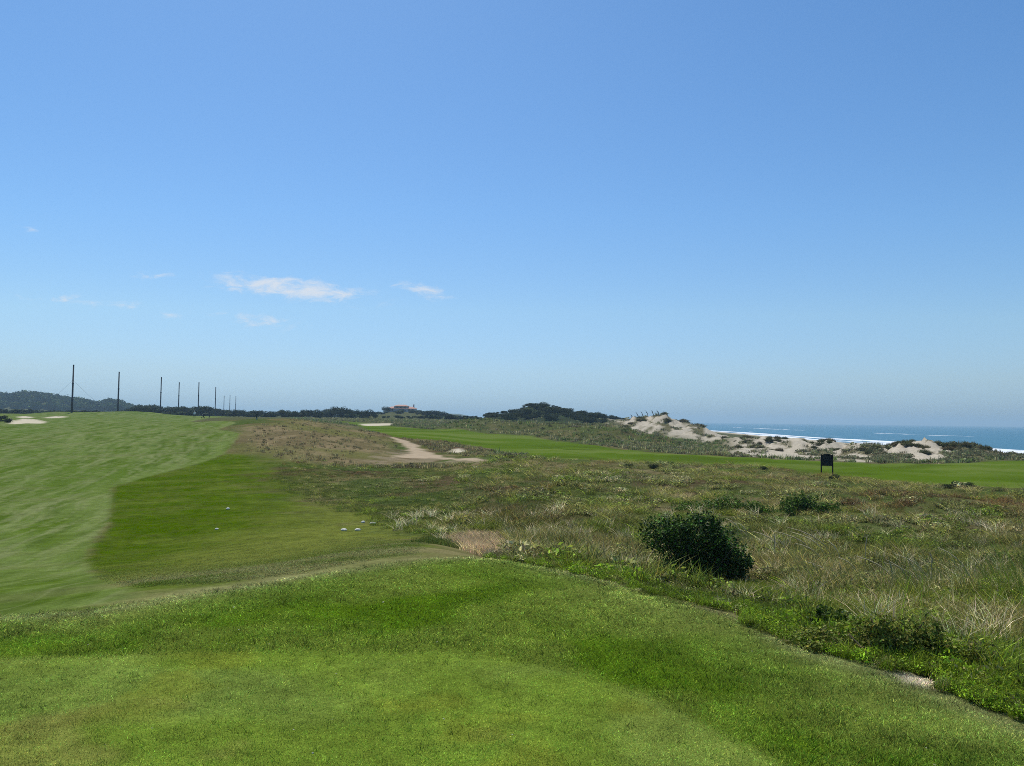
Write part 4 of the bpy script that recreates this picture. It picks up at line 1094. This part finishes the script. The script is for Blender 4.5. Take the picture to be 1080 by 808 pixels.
# ------------------------------------------------------------------ sea
def sea():
    m, nt, out = new_mat('sea_water'); L = nt.links
    geo = N(nt, 'ShaderNodeNewGeometry')
    mp = N(nt, 'ShaderNodeMapping'); mp.inputs['Scale'].default_value = (1, .35, 1); L.new(geo.outputs['Position'], mp.inputs['Vector'])
    n1 = N(nt, 'ShaderNodeTexNoise', Scale=.25, Detail=6.0, Roughness=.65); L.new(mp.outputs[0], n1.inputs['Vector'])
    n2 = N(nt, 'ShaderNodeTexNoise', Scale=.012, Detail=4.0); L.new(mp.outputs[0], n2.inputs['Vector'])
    bp = N(nt, 'ShaderNodeBump', Strength=1.0, Distance=1.6); L.new(n1.outputs['Fac'], bp.inputs['Height'])
    foam = N(nt, 'ShaderNodeAttribute', attribute_name='foam')
    mp2 = N(nt, 'ShaderNodeMapping'); mp2.inputs['Scale'].default_value = (.12, .03, 1); L.new(geo.outputs['Position'], mp2.inputs['Vector'])
    n3 = N(nt, 'ShaderNodeTexNoise', Scale=1.0, Detail=6.0, Roughness=.6); L.new(mp2.outputs[0], n3.inputs['Vector'])
    ad = N(nt, 'ShaderNodeMath', operation='ADD'); L.new(foam.outputs['Fac'], ad.inputs[0]); L.new(n3.outputs['Fac'], ad.inputs[1])
    th = N(nt, 'ShaderNodeMapRange'); th.inputs[1].default_value = 1.02; th.inputs[2].default_value = 1.14; L.new(ad.outputs[0], th.inputs[0])
    mixd = N(nt, 'ShaderNodeMix', data_type='RGBA'); mixd.inputs[6].default_value = (.030, .135, .210, 1); mixd.inputs[7].default_value = (.040, .165, .240, 1); L.new(n2.outputs['Fac'], mixd.inputs[0])
    mixc_ = N(nt, 'ShaderNodeMix', data_type='RGBA'); L.new(th.outputs[0], mixc_.inputs[0]); L.new(mixd.outputs[2], mixc_.inputs[6]); mixc_.inputs[7].default_value = (.82, .84, .85, 1)
    b = N(nt, 'ShaderNodeBsdfPrincipled', Roughness=.45); b.inputs['Specular IOR Level'].default_value = .35; b.inputs['IOR'].default_value = 1.33
    L.new(mixc_.outputs[2], b.inputs['Base Color']); L.new(bp.outputs[0], b.inputs['Normal']); L.new(b.outputs[0], out.inputs[0])
    X = np.concatenate([np.linspace(110, 420, 220), np.exp(np.linspace(math.log(425), math.log(9500), 60))])
    Y = np.concatenate([np.linspace(-100, 120, 12), np.exp(np.linspace(math.log(130), math.log(8900), 150))])
    xx, yy = np.meshgrid(X, Y); x = xx.ravel(); y = yy.ravel()
    bend = 14*(fbm(y*.006, y*0+2, 951, 2) - .5) + .035*np.maximum(y - 300, 0)
    f = np.zeros_like(x); z = np.full_like(x, -8.0)
    for xc, w, amp, h, l in ((166, 14, .70, .9, .012), (186, 17, .80, .8, .02), (216, 9, .46, 1.0, .012), (250, 6, .26, .9, .012), (335, 9, .62, 1.0, .006)):
        c = xc + bend + 10*(fbm(y*.012 + xc, y*0 + xc, 953, 2) - .5)
        on = sm(.36, .56, vnoise(y*l + xc, y*0 + xc*1.3, 957)) if xc > 190 else 1
        g = np.exp(-((x - c)/w)**2)
        f = np.maximum(f, amp*g*on); z = z + h*np.exp(-((x - c)/(w*.8))**2)*on
    z = z + (fbm(x*.03, y*.012, 961, 3) - .5)*.5
    V = np.stack([x, y, z], 1); nc = len(X); nr = len(Y)
    i = np.arange(nr-1)[:, None]*nc + np.arange(nc-1)[None, :]
    Q = np.stack([i, i+1, i+nc+1, i+nc], -1).reshape(-1, 4)
    me = fast_mesh('sea', V, Q.ravel(), np.full(len(Q), 4), m)
    a = me.attributes.new('foam', 'FLOAT', 'POINT'); a.data.foreach_set('value', f.astype(np.float32))
    o = link('sea', me); o['kind'] = 'structure'
sea()

# ------------------------------------------------------------------ air
HAZE = 0.00025
def haze():
    V, Fc = box(0, 4460, 17.5, 29000, 9200, 58)
    m, nt, out = new_mat('air'); v = N(nt, 'ShaderNodeVolumePrincipled', Density=HAZE, Anisotropy=.2)
    v.inputs['Color'].default_value = (.57, .82, 1.0, 1)
    nt.links.new(v.outputs[0], out.inputs['Volume'])
    o = mesh_obj('haze', V, Fc, m, None, False); o['kind'] = 'stuff'; o['label'] = 'pale blue sea haze in the distance'
haze()

# ------------------------------------------------------------------ sky, sun, camera
SUN_EL, SUN_AZ = 61.0, -22.0      # azimuth measured from straight ahead, negative = left
def world():
    w = bpy.data.worlds.new('World'); scene.world = w; w.use_nodes = True
    nt = w.node_tree; nt.nodes.clear(); L = nt.links
    out = nt.nodes.new('ShaderNodeOutputWorld'); bg = nt.nodes.new('ShaderNodeBackground'); L.new(bg.outputs[0], out.inputs[0])
    sky = nt.nodes.new('ShaderNodeTexSky'); sky.sky_type = 'NISHITA'; sky.sun_disc = False
    sky.sun_elevation = rad(SUN_EL); sky.sun_rotation = rad(SUN_AZ)
    sky.altitude = 10; sky.air_density = 1.0; sky.dust_density = 0.6; sky.ozone_density = 2.2
    hs = nt.nodes.new('ShaderNodeHueSaturation'); hs.inputs['Saturation'].default_value = 1.12; hs.inputs['Value'].default_value = 1.0
    L.new(sky.outputs[0], hs.inputs['Color'])
    # sea air: the low sky is bluer than a clear desert sky
    # wisps of cloud low in the sky: bearing and height of each
    tc = nt.nodes.new('ShaderNodeTexCoord'); sp = nt.nodes.new('ShaderNodeSeparateXYZ'); L.new(tc.outputs['Generated'], sp.inputs[0])
    def M(op, a, b=None, c=None):
        n = nt.nodes.new('ShaderNodeMath'); n.operation = op
        for i, v in enumerate((a, b, c)):
            if v is None: continue
            if isinstance(v, (int, float)): n.inputs[i].default_value = v
            else: L.new(v, n.inputs[i])
        return n.outputs[0]
    yy = M('MAXIMUM', sp.outputs['Y'], .05)
    u = M('DIVIDE', sp.outputs['X'], yy); v = M('DIVIDE', sp.outputs['Z'], yy)
    rp = nt.nodes.new('ShaderNodeValToRGB'); L.new(v, rp.inputs[0]); e = rp.color_ramp.elements
    pts = [(0.0, (.50, .80, 1.44)), (.06, (.74, .91, 1.19)), (.14, (.90, 1.06, 1.18)), (.27, (.87, 1.12, 1.28)), (.60, (.80, 1.10, 1.28))]
    e[0].position = pts[0][0]; e[0].color = (*[c/1.5 for c in pts[0][1]], 1); e[1].position = pts[-1][0]; e[1].color = (*[c/1.5 for c in pts[-1][1]], 1)
    for p_, c_ in pts[1:-1]: q_ = e.new(p_); q_.color = (*[c/1.5 for c in c_], 1)
    tn = nt.nodes.new('ShaderNodeVectorMath'); tn.operation = 'MULTIPLY'; L.new(hs.outputs[0], tn.inputs[0]); L.new(rp.outputs[0], tn.inputs[1])
    tn2 = nt.nodes.new('ShaderNodeVectorMath'); tn2.operation = 'SCALE'; tn2.inputs['Scale'].default_value = 1.5; L.new(tn.outputs[0], tn2.inputs[0])
    cb = nt.nodes.new('ShaderNodeCombineXYZ'); L.new(M('MULTIPLY', u, 16), cb.inputs[0]); L.new(M('MULTIPLY', v, 42), cb.inputs[1])
    no = nt.nodes.new('ShaderNodeTexNoise'); no.inputs['Scale'].default_value = 2.1; no.inputs['Detail'].default_value = 8; no.inputs['Roughness'].default_value = .62; no.inputs['Distortion'].default_value = .5
    L.new(cb.outputs[0], no.inputs['Vector'])
    total = None
    for px, py, hw, hh, tilt, st in [(300,303,72,11,.09,1.0),(332,309,46,8,.06,1.0),(446,306,30,7,.16,.8),(66,316,48,6,.03,.52),(158,290,26,5,-.05,.45),(272,339,50,9,.08,.5),(180,331,22,6,0,.42),(30,240,14,5,0,.4),(125,320,34,6,0,.45),(236,330,20,6,0,.35)]:
        s0 = float(sx(px)); v0 = -(py - yh(px)) / F
        du = M('SUBTRACT', u, s0); dv = M('SUBTRACT', v, v0)
        dv = M('ADD', dv, M('MULTIPLY', du, tilt))
        q = M('ADD', M('POWER', M('ABSOLUTE', M('MULTIPLY', du, F/hw)), 2.0), M('POWER', M('ABSOLUTE', M('MULTIPLY', dv, F/hh)), 2.0))
        g = M('MULTIPLY', M('EXPONENT', M('MULTIPLY', q, -.8)), st)
        total = g if total is None else M('MAXIMUM', total, g)
    # ragged: the window sets how much of the noise shows
    d = M('ADD', no.outputs['Fac'], M('MULTIPLY', total, .42))
    mr = nt.nodes.new('ShaderNodeMapRange'); mr.interpolation_type = 'SMOOTHSTEP'; mr.inputs[1].default_value = .60; mr.inputs[2].default_value = 1.0; L.new(d, mr.inputs[0])
    fac = M('MULTIPLY', M('MULTIPLY', mr.outputs[0], M('MINIMUM', M('MULTIPLY', total, 2.2), 1.0)), .85)
    mx = nt.nodes.new('ShaderNodeMix'); mx.data_type = 'RGBA'; L.new(fac, mx.inputs[0]); L.new(tn2.outputs[0], mx.inputs[6]); mx.inputs[7].default_value = (7.4, 7.8, 8.4, 1)
    L.new(mx.outputs[2], bg.inputs['Color']); bg.inputs['Strength'].default_value = .10
world()
sun = bpy.data.lights.new('Sun', 'SUN'); sun.energy = 4.4; sun.angle = rad(.5); sun.color = (1.0, .945, .84)
so = bpy.data.objects.new('sun', sun); COL.objects.link(so)
az, el = rad(SUN_AZ), rad(SUN_EL)
to_sun = Vector((math.sin(az)*math.cos(el), math.cos(az)*math.cos(el), math.sin(el)))
so.rotation_euler = to_sun.to_track_quat('Z', 'Y').to_euler(); so.location = to_sun * 60

cam = bpy.data.cameras.new('Camera'); co = bpy.data.objects.new('camera', cam); COL.objects.link(co)
cam.sensor_fit = 'HORIZONTAL'; cam.sensor_width = 36.0; cam.lens = 36.0 * F / 1080.0
cam.clip_start = .05; cam.clip_end = 60000
pitch = math.atan((442.5 - 404.0) / F)
co.matrix_world = Matrix.Translation((0, 0, EYE)) @ Matrix.Rotation(math.pi/2 + pitch, 4, 'X') @ Matrix.Rotation(rad(.70), 4, 'Z')
scene.camera = co
scene.view_settings.view_transform = 'Standard'; scene.view_settings.look = 'None'
scene.view_settings.exposure = 0.0; scene.view_settings.gamma = 1.0; scene.view_settings.use_curve_mapping = False
scene.cycles.use_denoising = False; scene.cycles.filter_width = 0.9
scene.cycles.max_bounces = 6; scene.cycles.volume_bounces = 0; scene.cycles.transparent_max_bounces = 8
